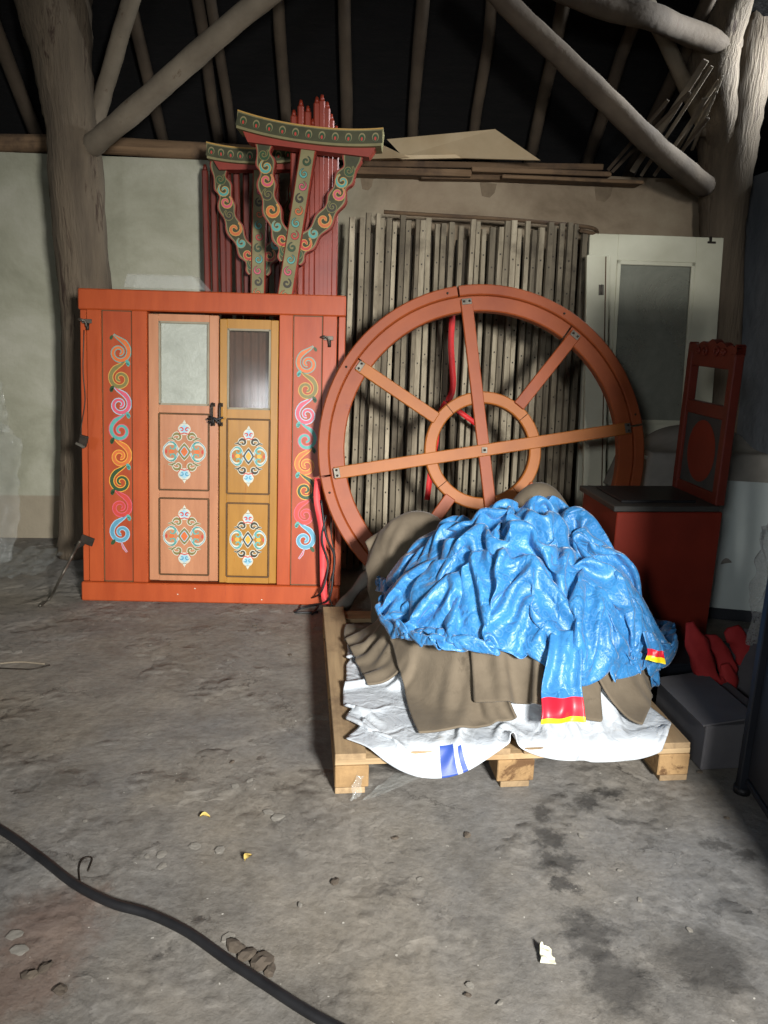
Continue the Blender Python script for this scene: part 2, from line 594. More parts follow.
# wall plate along the back wall's head
mb = MB()
pts, rs = sag_log((LX + .05, WY + 0.04, WT + 0.055), (-0.35, WY + 0.04, WT + 0.055), 0.055, 0.05, 3, 0.015)
mb.tube(pts, rs, 'plank', 10)
tag(mb.build('wall_plate_beam'), 'dark round beam lying along the top of the pale wall on the left', 'beam')

# rafters: round poles under the back slope; photo position at the foot and at the upper edge
GR = 'roof rafters of the back slope'


def on_roof(u, v, drop=0.085):
    """where a sight line meets the plane of the rafters"""
    d = Vector(ray(u, v))
    k = (zr - 2.47) / (WY + .35 - ry)
    # z = 2.47-drop + (WY+.35-y)*k
    t = (2.47 - drop + (WY + .35) * k - CAM[2]) / (d.z + d.y * k)
    return Vector(CAM) + d * t


raf = [(-8, 20, 40, 145, 7, 'leftmost rafter, slanting behind the left trunk post'),
       (132, 8, 166, 153, 6.5, 'rafter crossing behind the diagonal brace by the left trunk post'),
       (196, 0, 219, 140, 6, 'left one of the close pair of rafters above the painted posts'),
       (213, 0, 233, 142, 5.5, 'right one of the close pair of rafters above the painted posts'),
       (279, 0, 287, 118, 6, 'rafter directly above the painted capital beam'),
       (346, 0, 346, 122, 6.5, 'straight upright rafter just left of the pale boards'),
       (421, 0, 413, 137, 6.5, 'rafter rising from behind the pale boards'),
       (493, 0, 475, 130, 6, 'rafter meeting the top end of the long diagonal pole'),
       (566, 0, 532, 152, 7, 'rafter crossing behind the middle of the long diagonal pole'),
       (636, 16, 588, 160, 6.5, 'rafter under the curved branch, left of the stick bundle'),
       (708, 0, 640, 150, 7, 'rightmost rafter, running behind the stick bundle')]
for i, (u0, v0, u1, v1, w, lab) in enumerate(raf):
    a, b_ = on_roof(u1, v1), on_roof(u0, v0)
    d = (b_ - a)
    foot = a - d * ((a.y - (WY + 0.0)) / d.y if False else 0)
    # extend down to the wall line and well above the frame
    t_dn = (WY + 0.27 - a.y) / d.y
    t_up = (ry + 0.2 - a.y) / d.y
    p0, p1 = a + d * t_dn, a + d * t_up
    mb = MB()
    r = w * 0.0052
    pts, rs = sag_log(p0, p1, r * 1.1, r, 20 + i, 0.03, 14)
    mb.tube(pts, rs, 'pole', 10)
    tag(mb.build('rafter'), 'round wooden ' + lab, 'rafter', GR)

# left trunk post (bark-free, swelling towards its head)
mb = MB()
py = 4.75
prof = [(75, 575, 30), (76, 520, 31), (80, 440, 34), (84, 360, 40), (86, 300, 47), (80, 235, 46), (76, 170, 47), (72, 130, 42), (67, 100, 44), (62, 60, 48), (56, 20, 57), (50, -20, 64), (44, -80, 66), (40, -140, 60)]
pts = [P(u, v, py) for u, v, w in prof]
rs = [w / 2 * (Vector(CAM) - p).length / 800 for p, (u, v, w) in zip(pts, prof)]
pts[0].z = 0.0
sp = smooth_path(pts, 5)
rr = list(np.interp(np.linspace(0, 1, len(sp)), np.linspace(0, 1, len(rs)), rs))
mb.tube(sp, rr, 'trunk', 24, True, 0.04, random.Random(8))
tag(mb.build('trunk_post'), 'thick crooked tree-trunk post standing behind the orange door frame', 'post')

# right trunk post with a raking limb
post = empty('trunk_post', (0, 0, 0), (0, 0, 0), 'thick tree-trunk post in the right corner, its edge lit white by daylight', 'post')
mb = MB()
py = 4.96
prof = [(720, 560, 36), (720, 420, 36), (721, 330, 36), (722, 250, 38), (724, 200, 42), (727, 150, 50), (732, 100, 54), (738, 50, 56), (745, 0, 60), (752, -60, 62), (757, -130, 58)]
pts = [P(u, v, py) for u, v, w in prof]
rs = [w / 2 * (Vector(CAM) - p).length / 820 for p, (u, v, w) in zip(pts, prof)]
pts[0].z = 0.0
sp = smooth_path(pts, 5)
rr = list(np.interp(np.linspace(0, 1, len(sp)), np.linspace(0, 1, len(rs)), rs))
mb.tube(sp, rr, 'trunk', 28, True, 0.05, random.Random(9))
mb.build('trunk', post)
mb = MB()
sp = smooth_path([P(727, 185, 4.93), P(722, 130, 4.88), P(713, 70, 4.85), P(722, 20, 4.78), P(738, -30, 4.7)], 6)
mb.tube(sp, list(np.interp(np.linspace(0, 1, len(sp)), [0, .3, .5, 1], [0.06, 0.11, 0.14, 0.14])), 'trunk', 18, True, 0.05, random.Random(10))
mb.build('limb', post)

# braces and loose timbers in the roof
mb = MB()
pts = smooth_path([P(90, 147, 4.72), P(100, 139, 4.64), P(140, 105, 4.5), P(185, 65, 4.4), P(225, 30, 4.3), P(275, -10, 4.2), P(330, -50, 4.1)], 4)
mb.tube(pts, list(np.linspace(0.062, 0.05, len(pts))), 'polelight', 14, True, 0.05, random.Random(11))
tag(mb.build('diagonal_brace'), 'pale peeled diagonal brace rising right from the left trunk post', 'brace')
mb = MB()
pts = smooth_path([P(88, 150, 4.80), P(97, 115, 4.83), P(108, 78, 4.8), P(122, 30, 4.7), P(136, -15, 4.6)], 4)
mb.tube(pts, list(np.linspace(0.05, 0.045, len(pts))), 'polelight', 12, True, 0.05, random.Random(12))
tag(mb.build('short_brace'), 'steep pale brace just right of the left trunk post', 'brace')
mb = MB()
pts = smooth_path([P(704, 186, 4.86), P(690, 175, 4.72), P(648, 140, 4.45), P(605, 98, 4.35), P(560, 55, 4.25), P(515, 12, 4.15), P(480, -25, 4.05)], 4)
mb.tube(pts, list(np.linspace(0.068, 0.05, len(pts))), 'pole', 14, True, 0.06, random.Random(13))
tag(mb.build('diagonal_brace'), 'long diagonal pole running down right to the right trunk post', 'brace')
mb = MB()
pts = smooth_path([P(732, 46, 4.80), P(714, 42, 4.72), P(682, 30, 4.6), P(650, 16, 4.4), P(615, 10, 4.35), P(575, -4, 4.3), P(520, -30, 4.2)], 4)
mb.tube(pts, list(np.linspace(0.07, 0.05, len(pts))), 'pole', 14, True, 0.06, random.Random(14))
tag(mb.build('curved_branch'), 'thick curved branch joining the right trunk post near the top', 'branch')
mb = MB()
pts = smooth_path([P(708, 132, 4.9), P(690, 95, 4.85), P(672, 55, 4.8), P(655, 20, 4.7), P(640, -20, 4.6)], 4)
mb.tube(pts, list(np.linspace(0.045, 0.04, len(pts))), 'polelight', 12, True, 0.05, random.Random(15))
tag(mb.build('slanting_pole'), 'thin pale pole slanting behind the stick bundle to the right post', 'pole')

# bundle of split sticks wedged between wall head and post
sticks = [(632, 172, 706, 60, 'b'), (641, 176, 712, 66, 's'), (654, 176, 719, 80, 's'), (612, 172, 690, 92, 'd'), (682, 152, 716, 92, 's'),
          (676, 150, 705, 98, 'b'), (608, 170, 668, 100, 'd'), (650, 150, 700, 72, 'd'), (668, 168, 708, 118, 'd'), (692, 150, 722, 76, 's')]
for i, (u0, v0, u1, v1, k) in enumerate(sticks):
    a = P(u0, v0, 4.95)
    b_ = P(u1, v1, 4.45 + 0.03 * (i % 4))
    mb = MB()
    w = 0.035 if k == 'b' else 0.02
    mb.bar(a, b_, w, 0.012, 'polelight' if k != 'd' else 'pole', 0.003, Vector((0, 1, 0)))
    tag(mb.build('split_stick'), 'loose thin split stick leaning in the bundle by the right trunk post', 'stick', 'split sticks leaning by the right trunk post')

# ------------------------------------------------------------------ painted ornament


def spiral_pts(cx, cz, r, side, turns=1.25, start=90, n=26, up=1):
    """comma scroll: a tail sweeping into a curl; side +-1 mirrors in x, up +-1 in z"""
    pts = []
    for i in range(n + 1):
        t = i / n
        a = math.radians(start - 360 * turns * t)
        rr = r * (1 - 0.82 * t ** 0.9)
        pts.append((cx + side * rr * math.cos(a), cz + up * rr * math.sin(a)))
    return pts


def taper(n, w, a=0.25, b=0.9):
    out = []
    for i in range(n):
        t = i / (n - 1)
        k = min(1, t / a) if t < a else 1 - 0.55 * (t - a) / (1 - a)
        out.append(max(w * k, w * 0.12))
    return out


def scroll(mb, pts, w, y, fill, line, ow=0.006, accent=None):
    n = len(pts)
    ws = taper(n, w)
    mb.strip(pts, [a + ow for a in ws], y - 0.0006, line)
    mb.strip(pts, ws, y - 0.0012, fill)
    if accent:
        k = n // 2
        mb.strip(pts[2:k], [a * 0.35 for a in ws[2:k]], y - 0.0018, accent)


def blob(mb, x, z, rx, rz, y, mat, n=12, rot=0.0):
    vs = []
    for i in range(n):
        a = 2 * PI * i / n
        px, pz = rx * math.cos(a), rz * math.sin(a)
        vs.append((x + px * math.cos(rot) - pz * math.sin(rot), y, z + px * math.sin(rot) + pz * math.cos(rot)))
    mb.add(vs, [tuple(range(n))], mat)


def scroll_chain(mb, cx, z_top, z_bot, w, y, cols, first=1, th=0.021):
    n = len(cols)
    uh = (z_top - z_bot) / n
    s = first
    for i, (fill, line) in enumerate(cols):
        zc = z_top - (i + 0.5) * uh
        r = uh * 0.36
        # sweep: starts at the top on one side, runs round the outside and curls inwards
        pts = []
        x_t = cx - s * w * 0.30
        head = [(x_t, zc + uh * 0.62), (cx - s * w * 0.10, zc + uh * 0.50), (cx + s * w * 0.22, zc + uh * 0.34)]
        cur = spiral_pts(cx - s * w * 0.02, zc - uh * 0.06, r * 1.12, s, 1.35, 40, 26)
        raw = [Vector((a, b, 0)) for a, b in head]
        sm = [(p.x, p.y) for p in smooth_path(raw + [Vector((cur[0][0], cur[0][1], 0))], 5)]
        pts = sm + cur[1:]
        scroll(mb, pts, th, y, fill, line, 0.0085, None)
        # leaf buds at the joints
        blob(mb, cx + s * w * 0.40, zc - uh * 0.44, 0.010, 0.017, y - 0.0022, 'o_green' if i % 2 else 'o_teal', 10, s * 0.6)
        blob(mb, cx - s * w * 0.40, zc + uh * 0.50, 0.008, 0.013, y - 0.0022, 'o_teal' if i % 2 else 'o_green', 10, -s * 0.5)
        s = -s
    tail = [(cx + s * 0.0 + 0.0, z_bot + 0.01), (cx + first * 0.012, z_bot - 0.02), (cx + first * 0.03, z_bot - 0.045)]
    scroll(mb, tail, 0.010, y, 'o_pink', 'o_lblue', 0.005)


def medallion(mb, cx, cz, w, h, y, c_scroll, c_line, fillc, dark, ground='salmon'):
    """symmetrical diamond rosette: two side lotuses, top and bottom lotus, dark scrolls, star centre"""
    W, H = w / 2, h / 2
    y1, y2, y3 = y - 0.0006, y - 0.0012, y - 0.0018
    for sx in (-1, 1):
        blob(mb, cx + sx * W * 0.62, cz, W * 0.40, H * 0.27, y1, c_line, 20)
        blob(mb, cx + sx * W * 0.62, cz, W * 0.33, H * 0.215, y1 - 0.00015, ground, 20)
        for sz in (-1, 1):
            # side lotus, outer and inner petal lines
            p = spiral_pts(cx + sx * W * 0.60, cz + sz * H * 0.15, W * 0.27, -sx, 0.95, 150, 18, sz)
            mb.strip(p, taper(len(p), 0.0105), y2, c_scroll)
            p = [(cx + sx * W * 0.30, cz + sz * H * 0.04), (cx + sx * W * 0.42, cz + sz * H * 0.24), (cx + sx * W * 0.66, cz + sz * H * 0.31), (cx + sx * W * 0.93, cz + sz * H * 0.16), (cx + sx * W * 0.99, cz)]
            q = [(v.x, v.y) for v in smooth_path([Vector((a, b, 0)) for a, b in p], 5)]
            mb.strip(q, [0.010] * len(q), y1 - 0.0002, c_line)
            mb.strip(q, [0.0035] * len(q), y2, 'o_blue')
            # dark scroll beside the star, running out to the shoulder
            p = spiral_pts(cx + sx * W * 0.32, cz + sz * H * 0.45, W * 0.25, -sx, 1.0, 200, 20, sz)
            mb.strip(p, [a + 0.008 for a in taper(len(p), 0.0135)], y1, c_line)
            mb.strip(p, taper(len(p), 0.0135), y2, dark)
            p = [(cx + sx * W * 0.42, cz + sz * H * 0.36), (cx + sx * W * 0.62, cz + sz * H * 0.43), (cx + sx * W * 0.78, cz + sz * H * 0.40)]
            mb.strip(p, [0.014, 0.013, 0.006], y1, c_line)
            mb.strip(p, [0.008, 0.008, 0.003], y2, dark)
        blob(mb, cx + sx * W * 0.60, cz, W * 0.13, H * 0.07, y3, fillc, 12)
        blob(mb, cx + sx * W * 0.86, cz, W * 0.05, H * 0.07, y3, 'o_red', 10)
        # side tip
        mb.add([(cx + sx * W * 0.98, y2, cz - 0.006), (cx + sx * W * 1.06, y2, cz), (cx + sx * W * 0.98, y2, cz + 0.006)], [(0, 1, 2)], c_line)
    for sz in (-1, 1):
        blob(mb, cx, cz + sz * H * 0.72, W * 0.30, H * 0.19, y1, c_line, 18)
        blob(mb, cx, cz + sz * H * 0.72, W * 0.20, H * 0.125, y1 - 0.00015, 'o_lblue', 18)
        for sx in (-1, 1):
            p = spiral_pts(cx + sx * W * 0.13, cz + sz * H * 0.70, W * 0.13, -sx, 0.9, 170, 14, sz)
            mb.strip(p, taper(len(p), 0.008), y2, 'o_red' if sz > 0 else 'o_blue')
            p = [(cx, cz + sz * H * 0.60), (cx + sx * W * 0.20, cz + sz * H * 0.56), (cx + sx * W * 0.30, cz + sz * H * 0.68)]
            mb.strip(p, [0.006, 0.007, 0.003], y2, 'o_red')
        blob(mb, cx, cz + sz * H * 0.80, W * 0.06, H * 0.07, y3, 'o_lblue', 10)
        mb.add([(cx - 0.012, y1, cz + sz * H * 0.88), (cx, y1, cz + sz * H * 1.02), (cx + 0.012, y1, cz + sz * H * 0.88)], [(0, 1, 2)], c_line)
    # star centre
    def astroid(r, q, mat, yy):
        vs = []
        for i in range(32):
            a = 2 * PI * i / 32
            vs.append((cx + r * abs(math.cos(a)) ** 1.7 * (1 if math.cos(a) > 0 else -1), yy, cz + q * abs(math.sin(a)) ** 1.7 * (1 if math.sin(a) > 0 else -1)))
        mb.add(vs, [tuple(range(32))], mat)
    astroid(W * 0.33, H * 0.30, c_line, y1 - 0.0001)
    astroid(W * 0.30, H * 0.27, dark, y2)
    astroid(W * 0.21, H * 0.19, 'o_lblue', y3)
    astroid(W * 0.17, H * 0.155, fillc, y3 - 0.0005)


# ------------------------------------------------------------------ orange door frame
LEAN = math.radians(-8.5)
door = empty('painted_door_frame', (-0.676, 3.945, 0.0), (LEAN, 0, math.radians(-2.2)),
             'orange yurt door frame with closed double doors and colourful scroll painting, leaning on the wall', 'door frame')
ZK, XK = 0.00205, 0.00204


def dx(c):
    return (c - 386) * XK


def dz(c):
    return (850 - c) * ZK


FD = 0.07   # frame depth
mb = MB()
mb.box((0, FD / 2, (dz(52) + dz(104)) / 2), (1.385, FD, dz(52) - dz(104)), 'orange', bev=0.006)
mb.build('head_rail', door)
mb = MB()
mb.box((0, FD / 2 - 0.008, dz(800) / 2), (1.375, FD + 0.016, dz(800)), 'orange', bev=0.006)
for k in ((300, 828), (345, 812), (520, 838)):
    blob(mb, dx(k[0]), dz(k[1]), 0.004, 0.003, -0.0176, 'o_white', 8)
mb.build('sill_rail', door)


def post_piece(x0, x1, name='post', y0=0.0, z0=800, z1=104, mat='orange'):
    m_ = MB()
    m_.box(((dx(x0) + dx(x1)) / 2, (y0 + FD) / 2, (dz(z0) + dz(z1)) / 2), (dx(x1) - dx(x0), FD - y0, dz(z1) - dz(z0) - 0.001), mat, bev=0.003)
    return m_.build(name, door)


post_piece(68, 105)
post_piece(182, 221)
post_piece(557, 592)
post_piece(668, 704)
post_piece(50, 66, 'edge_strip', 0.012)
post_piece(708, 725, 'edge_strip', 0.012)
# recessed side panels with the scroll chains
cols = [('o_orange', 'o_teal'), ('o_olive', 'o_gold'), ('o_pink', 'o_lblue'), ('o_teal', 'o_pink'), ('o_orange', 'o_yellow'), ('o_green', 'o_yellow'), ('o_red', 'o_pink'), ('o_blue', 'o_lblue')]
for (x0, x1, sx, zt, zb, nm) in ((105, 182, 150, 172, 700, 1), (592, 668, 629, 188, 708, -1)):
    mb = MB()
    y = 0.010
    mb.box(((dx(x0) + dx(x1)) / 2, 0.022, (dz(800) + dz(104)) / 2), (dx(x1) - dx(x0), 0.024, dz(104) - dz(800)), 'orange_panel')
    for xx in (x0 + 1.5, x1 - 1.5):
        mb.box((dx(xx), y - 0.0005, (dz(800) + dz(104)) / 2), (0.005, 0.002, dz(104) - dz(800)), 'groove')
    for zz in (105.5, 798.5):
        mb.box(((dx(x0) + dx(x1)) / 2, y - 0.0005, dz(zz)), (dx(x1) - dx(x0), 0.002, 0.005), 'groove')
    scroll_chain(mb, dx(sx), dz(zt), dz(zb), 0.105, y, cols, nm)
    mb.build('side_panel', door)


def leaf(x0, x1, z0, z1, mat, glass, panels, inner, dark, label, gl_label):
    m_ = MB()
    gx0, gx1, gz0, gz1 = glass
    y0, y1 = 0.008, 0.048
    cx, w = (dx(x0) + dx(x1)) / 2, dx(x1) - dx(x0)
    # stiles and rails around the glass
    m_.box(((dx(x0) + dx(gx0)) / 2, (y0 + y1) / 2, (dz(z0) + dz(z1)) / 2), (dx(gx0) - dx(x0), y1 - y0, dz(z0) - dz(z1)), mat, bev=0.003)
    m_.box(((dx(gx1) + dx(x1)) / 2, (y0 + y1) / 2, (dz(z0) + dz(z1)) / 2), (dx(x1) - dx(gx1), y1 - y0, dz(z0) - dz(z1)), mat, bev=0.003)
    ed = [z0, gz0, gz1] + [q for p in panels for q in p] + [z1]
    mid = ((dx(gx0) + dx(gx1)) / 2)
    gw = dx(gx1) - dx(gx0)
    for a, b in ((ed[0], ed[1]), (ed[2], ed[3]), (ed[4], ed[5]), (ed[6], ed[7])):
        m_.box((mid, (y0 + y1) / 2, (dz(a) + dz(b)) / 2), (gw, y1 - y0, abs(dz(a) - dz(b))), mat)
    lf = m_.build('door_leaf', door)
    lf['label'] = label
    for a, b in panels:
        q = MB()
        yy = 0.014
        q.box((mid, yy + 0.012, (dz(a) + dz(b)) / 2), (gw, 0.022, dz(a) - dz(b)), inner)
        for xx in (gx0, gx1):
            q.box((dx(xx), 0.0065, (dz(a) + dz(b)) / 2), (0.009, 0.008, dz(a) - dz(b)), 'groove', bev=0.002)
        for zz in (a, b):
            q.box((mid, 0.0065, dz(zz)), (gw, 0.008, 0.009), 'groove', bev=0.002)
        medallion(q, mid, (dz(a) + dz(b)) / 2 + 0.002, 0.222 if mat == 'salmon' else 0.19, 0.33 if mat == 'salmon' else 0.318, yy, 'o_teal', 'o_white', 'o_orange' if mat == 'salmon' else 'o_yellow', dark, inner)
        q.build('leaf_panel', lf)
    q = MB()
    q.box((mid, 0.024, (dz(gz0) + dz(gz1)) / 2), (gw, 0.004, dz(gz0) - dz(gz1)), 'doorfilm' if mat == 'salmon' else 'pane')
    g = q.build('window_pane', lf)
    g['label'] = gl_label
    q = MB()
    for xx in (gx0 + 2, gx1 - 2):
        q.box((dx(xx), 0.012, (dz(gz0) + dz(gz1)) / 2), (0.010, 0.014, dz(gz0) - dz(gz1)), 'putty')
    for zz in (gz0 + 2, gz1 - 2):
        q.box((mid, 0.012, dz(zz)), (gw, 0.014, 0.010), 'putty')
    q.build('glazing_bead', lf)
    return lf


M['putty'] = mottled('grey_putty', (128, 120, 102), (150, 142, 122), 14, 0.8, bmp=0.4)
lf1 = leaf(223, 402, 110, 794, 'salmon', (250, 378, 128, 338), [(360, 556), (578, 778)], 'salmon', 'o_olive', 'pale salmon coloured door leaf', 'window pane with crumpled clear film behind it')
lf2 = leaf(405, 555, 118, 797, 'ochre', (425, 535, 142, 345), [(370, 562), (587, 780)], 'ochre', 'o_dark', 'ochre yellow door leaf', 'dusty dark window pane')
# crumpled film sheet behind the left pane, brown curtain lining behind the right pane
mb = MB()
vs, fs = [], []
rnd = random.Random(5)
for j in range(15):
    for i in range(13):
        x = dx(248) + (dx(380) - dx(248)) * i / 12
        z = dz(340) + (dz(126) - dz(340)) * j / 14
        vs.append((x, 0.052 + 0.016 * math.sin((x * 1.6 + z) * 46) + rnd.uniform(-.004, .004), z))
fs = [(j * 13 + i, j * 13 + i + 1, (j + 1) * 13 + i + 1, (j + 1) * 13 + i) for j in range(14) for i in range(12)]

M['filmback'] = mottled('milky_film', (116, 118, 106), (164, 166, 154), 5, 0.25, bmp=0.3, bdist=0.01)
mb.add(vs, fs, 'filmback', True)
mb.build('film_lining', lf1)
mb = MB()
M['curtain'] = mottled('brown_curtain', (74, 52, 42), (104, 72, 56), 5, 0.9, bmp=0.2)
vs = []
for j in range(2):
    for i in range(25):
        x = dx(420) + (dx(540) - dx(420)) * i / 24
        vs.append((x, 0.075 + 0.014 * math.sin(x * 150), dz(350) + (dz(138) - dz(350)) * j))
mb.add(vs, [(i, i + 1, 26 + i, 25 + i) for i in range(24)], 'curtain', True)
mb.build('curtain', lf2)


def hook(x, z, s=1):
    q = MB()
    q.box((x, -0.003, z), (0.05, 0.006, 0.022), 'metal', bev=0.002)
    pts = [(x - s * 0.02, -0.008, z), (x - s * 0.035, -0.022, z + 0.004), (x - s * 0.02, -0.034, z + 0.006), (x, -0.028, z - 0.006), (x + 0.004, -0.02, z - 0.03)]
    q.tube(smooth_path(pts, 5), 0.0045, 'metal', 8)
    q.tube([(x + s * 0.006, -0.006, z - 0.012), (x + s * 0.006, -0.012, z - 0.045)], 0.008, 'iron', 8)
    h_ = q.build('hook_latch', door)
    h_['label'] = 'grey metal hook latch'
    return h_


hook(dx(70), dz(134))
hook(dx(683), dz(160))
# bent hinge plate low on the left edge
q = MB()
q.box((dx(64), -0.004, dz(692)), (0.07, 0.007, 0.045), 'iron', Euler((0, 0.35, 0)).to_matrix(), bev=0.002)
q.box((dx(42), 0.004, dz(705)), (0.05, 0.007, 0.03), 'iron', Euler((0, -0.5, 0)).to_matrix(), bev=0.002)
q.build('hinge_plate', door)
# pull handles and the black tie between them
for xx in (389, 409):
    q = MB()
    a, b = dz(335), dz(384)
    pts = [(dx(xx), 0.006, a), (dx(xx), -0.022, a + 0.002), (dx(xx), -0.028, (a + b) / 2), (dx(xx), -0.022, b - 0.002), (dx(xx), 0.006, b)]
    q.tube(smooth_path(pts, 5), 0.0065, 'iron', 10)
    q.box((dx(xx), 0.007, a), (0.02, 0.004, 0.02), 'iron', bev=0.002)
    q.box((dx(xx), 0.007, b), (0.02, 0.004, 0.02), 'iron', bev=0.002)
    q.build('pull_handle', door)
q = MB()
zc = dz(372)
pts = [(dx(378), -0.03, zc), (dx(392), -0.04, zc + 0.006), (dx(406), -0.042, zc), (dx(418), -0.034, zc + 0.010)]
q.tube(smooth_path(pts, 5), 0.006, 'black', 8)
pts = [(dx(386), -0.036, zc + 0.016), (dx(399), -0.044, zc - 0.002), (dx(412), -0.034, zc - 0.024)]
q.tube(smooth_path(pts, 5), 0.005, 'black', 8)
q.tube(smooth_path([(dx(395), -0.04, zc), (dx(392), -0.04, zc - 0.02), (dx(380), -0.03, zc - 0.012)], 5), 0.004, 'black', 8)
q.build('black_tie', door)

# ------------------------------------------------------------------ wheel (roof crown)
WR = 0.85
wheel = empty('roof_crown_wheel', (0.745, 3.715, 0.03), (math.radians(-13), 0, math.radians(1.0)),
              'large orange-red wooden roof wheel with eight spokes and inner ring, leaning behind the blue pile', 'wheel')


def arc_ring(m_, cz, r0, r1, y0, y1, mat, n=96, a0=0.0, a1=360.0):
    vs, fs, fl = [], [], []
    full = abs(a1 - a0) >= 360
    k = n if full else n + 1
    for i in range(k):
        a = math.radians(a0 + (a1 - a0) * i / n)
        c, s = math.cos(a), math.sin(a)
        ch = 0.006
        ring = [(r0, y0 + ch), (r0 + ch, y0), (r1 - ch, y0), (r1, y0 + ch), (r1, y1), (r0, y1)]
        for r, y in ring:
            vs.append((r * c, y, cz + r * s))
    for i in range(n):
        j = (i + 1) % k
        for q_ in range(6):
            p_ = (q_ + 1) % 6
            fs.append((i * 6 + q_, i * 6 + p_, j * 6 + p_, j * 6 + q_))
    m_.add(vs, fs, mat)
    if not full:
        m_.add(vs, [tuple(range(5, -1, -1)), tuple(range(n * 6, n * 6 + 6))], mat)


mb = MB()
g = 0.35
arc_ring(mb, WR, WR - 0.055, WR, -0.03, 0.045, 'wheel_red', 24, 100.35, 189.65)
for q_ in range(4):
    if q_ == 1:
        continue
    arc_ring(mb, WR, WR - 0.055, WR, -0.03, 0.045, 'wheel_red', 24, 10 + q_ * 90 + g, 100 + q_ * 90 - g)
mb.build('rim_outer_band', wheel)
mb = MB()
for q_ in range(4):
    arc_ring(mb, WR, WR - 0.135, WR - 0.0545, -0.018, 0.03, 'wheel_red', 24, 55 + q_ * 90 + g, 145 + q_ * 90 - g)
mb.build('rim_inner_band', wheel)
mb = MB()
RI = 0.305
for q_ in range(4):
    arc_ring(mb, WR, RI - 0.062, RI, -0.014, 0.03, 'wheel_orange', 16, 40 + q_ * 90 + g, 130 + q_ * 90 - g)
mb.build('inner_ring', wheel)
spk = [(9.5, 'wheel_orange', 1), (97.5, 'wheel_red', 1), (147.0, 'wheel_orange', 0), (52.0, 'wheel_red', 0), (235, 'wheel_red', 0), (322, 'wheel_red', 0)]
for a, mt, through in spk:
    mb = MB()
    c, s = math.cos(math.radians(a)), math.sin(math.radians(a))
    ro = WR - 0.075
    if through:
        p0, p1 = Vector((-ro * c, -0.022, WR - ro * s)), Vector((ro * c, -0.022, WR + ro * s))
    else:
        p0, p1 = Vector(((RI - 0.012) * c, -0.018, WR + (RI - 0.012) * s)), Vector((ro * c, -0.018, WR + ro * s))
    if a == 9.5:
        p0.y = p1.y = -0.03
    mb.bar(p0, p1, 0.022, 0.062, mt, 0.004, Vector((-s, 0, c)))
    sp_ = mb.build('spoke', wheel)
    # metal end plates with bolt heads
    for p, sgn in ((p1, 1), (p0, -1)):
        if sgn < 0 and not through:
            continue
        q = MB()
        cc = p - Vector((sgn * c, 0, sgn * s)) * 0.012
        R_ = Matrix.Rotation(-math.radians(a), 3, 'Y')
        q.box(cc + Vector((0, -0.013, 0)), (0.03, 0.004, 0.05), 'metal', R_, bev=0.001)
        for o_ in (-0.014, 0.014):
            e = cc + Vector((-s * o_, -0.017, c * o_))
            q.tube([e, e + Vector((0, -0.004, 0))], 0.006, 'iron', 8)
        q.build('end_plate', sp_)
q = MB()
q.box((0, -0.043, WR), (0.03, 0.004, 0.03), 'metal', bev=0.001)
q.tube([(0, -0.045, WR), (0, -0.05, WR)], 0.007, 'iron', 8)
q.build('centre_bolt', wheel)
for a in (14, 60, 104, 150, 196, 240):
    q = MB()
    c, s = math.cos(math.radians(a)), math.sin(math.radians(a))
    e = Vector((c * (WR - 0.03), -0.03, WR + s * (WR - 0.03)))
    q.tube([e, e + Vector((0, -0.005, 0))], 0.006, 'iron', 8)
    q.build('rim_bolt', wheel)

# ------------------------------------------------------------------ folded lattice walls behind the wheel
rnd = random.Random(21)


M['slatshade'] = woodmat('lattice_back_shade_wood', (44, 38, 32), (74, 66, 54), 'Z', rough=0.9)


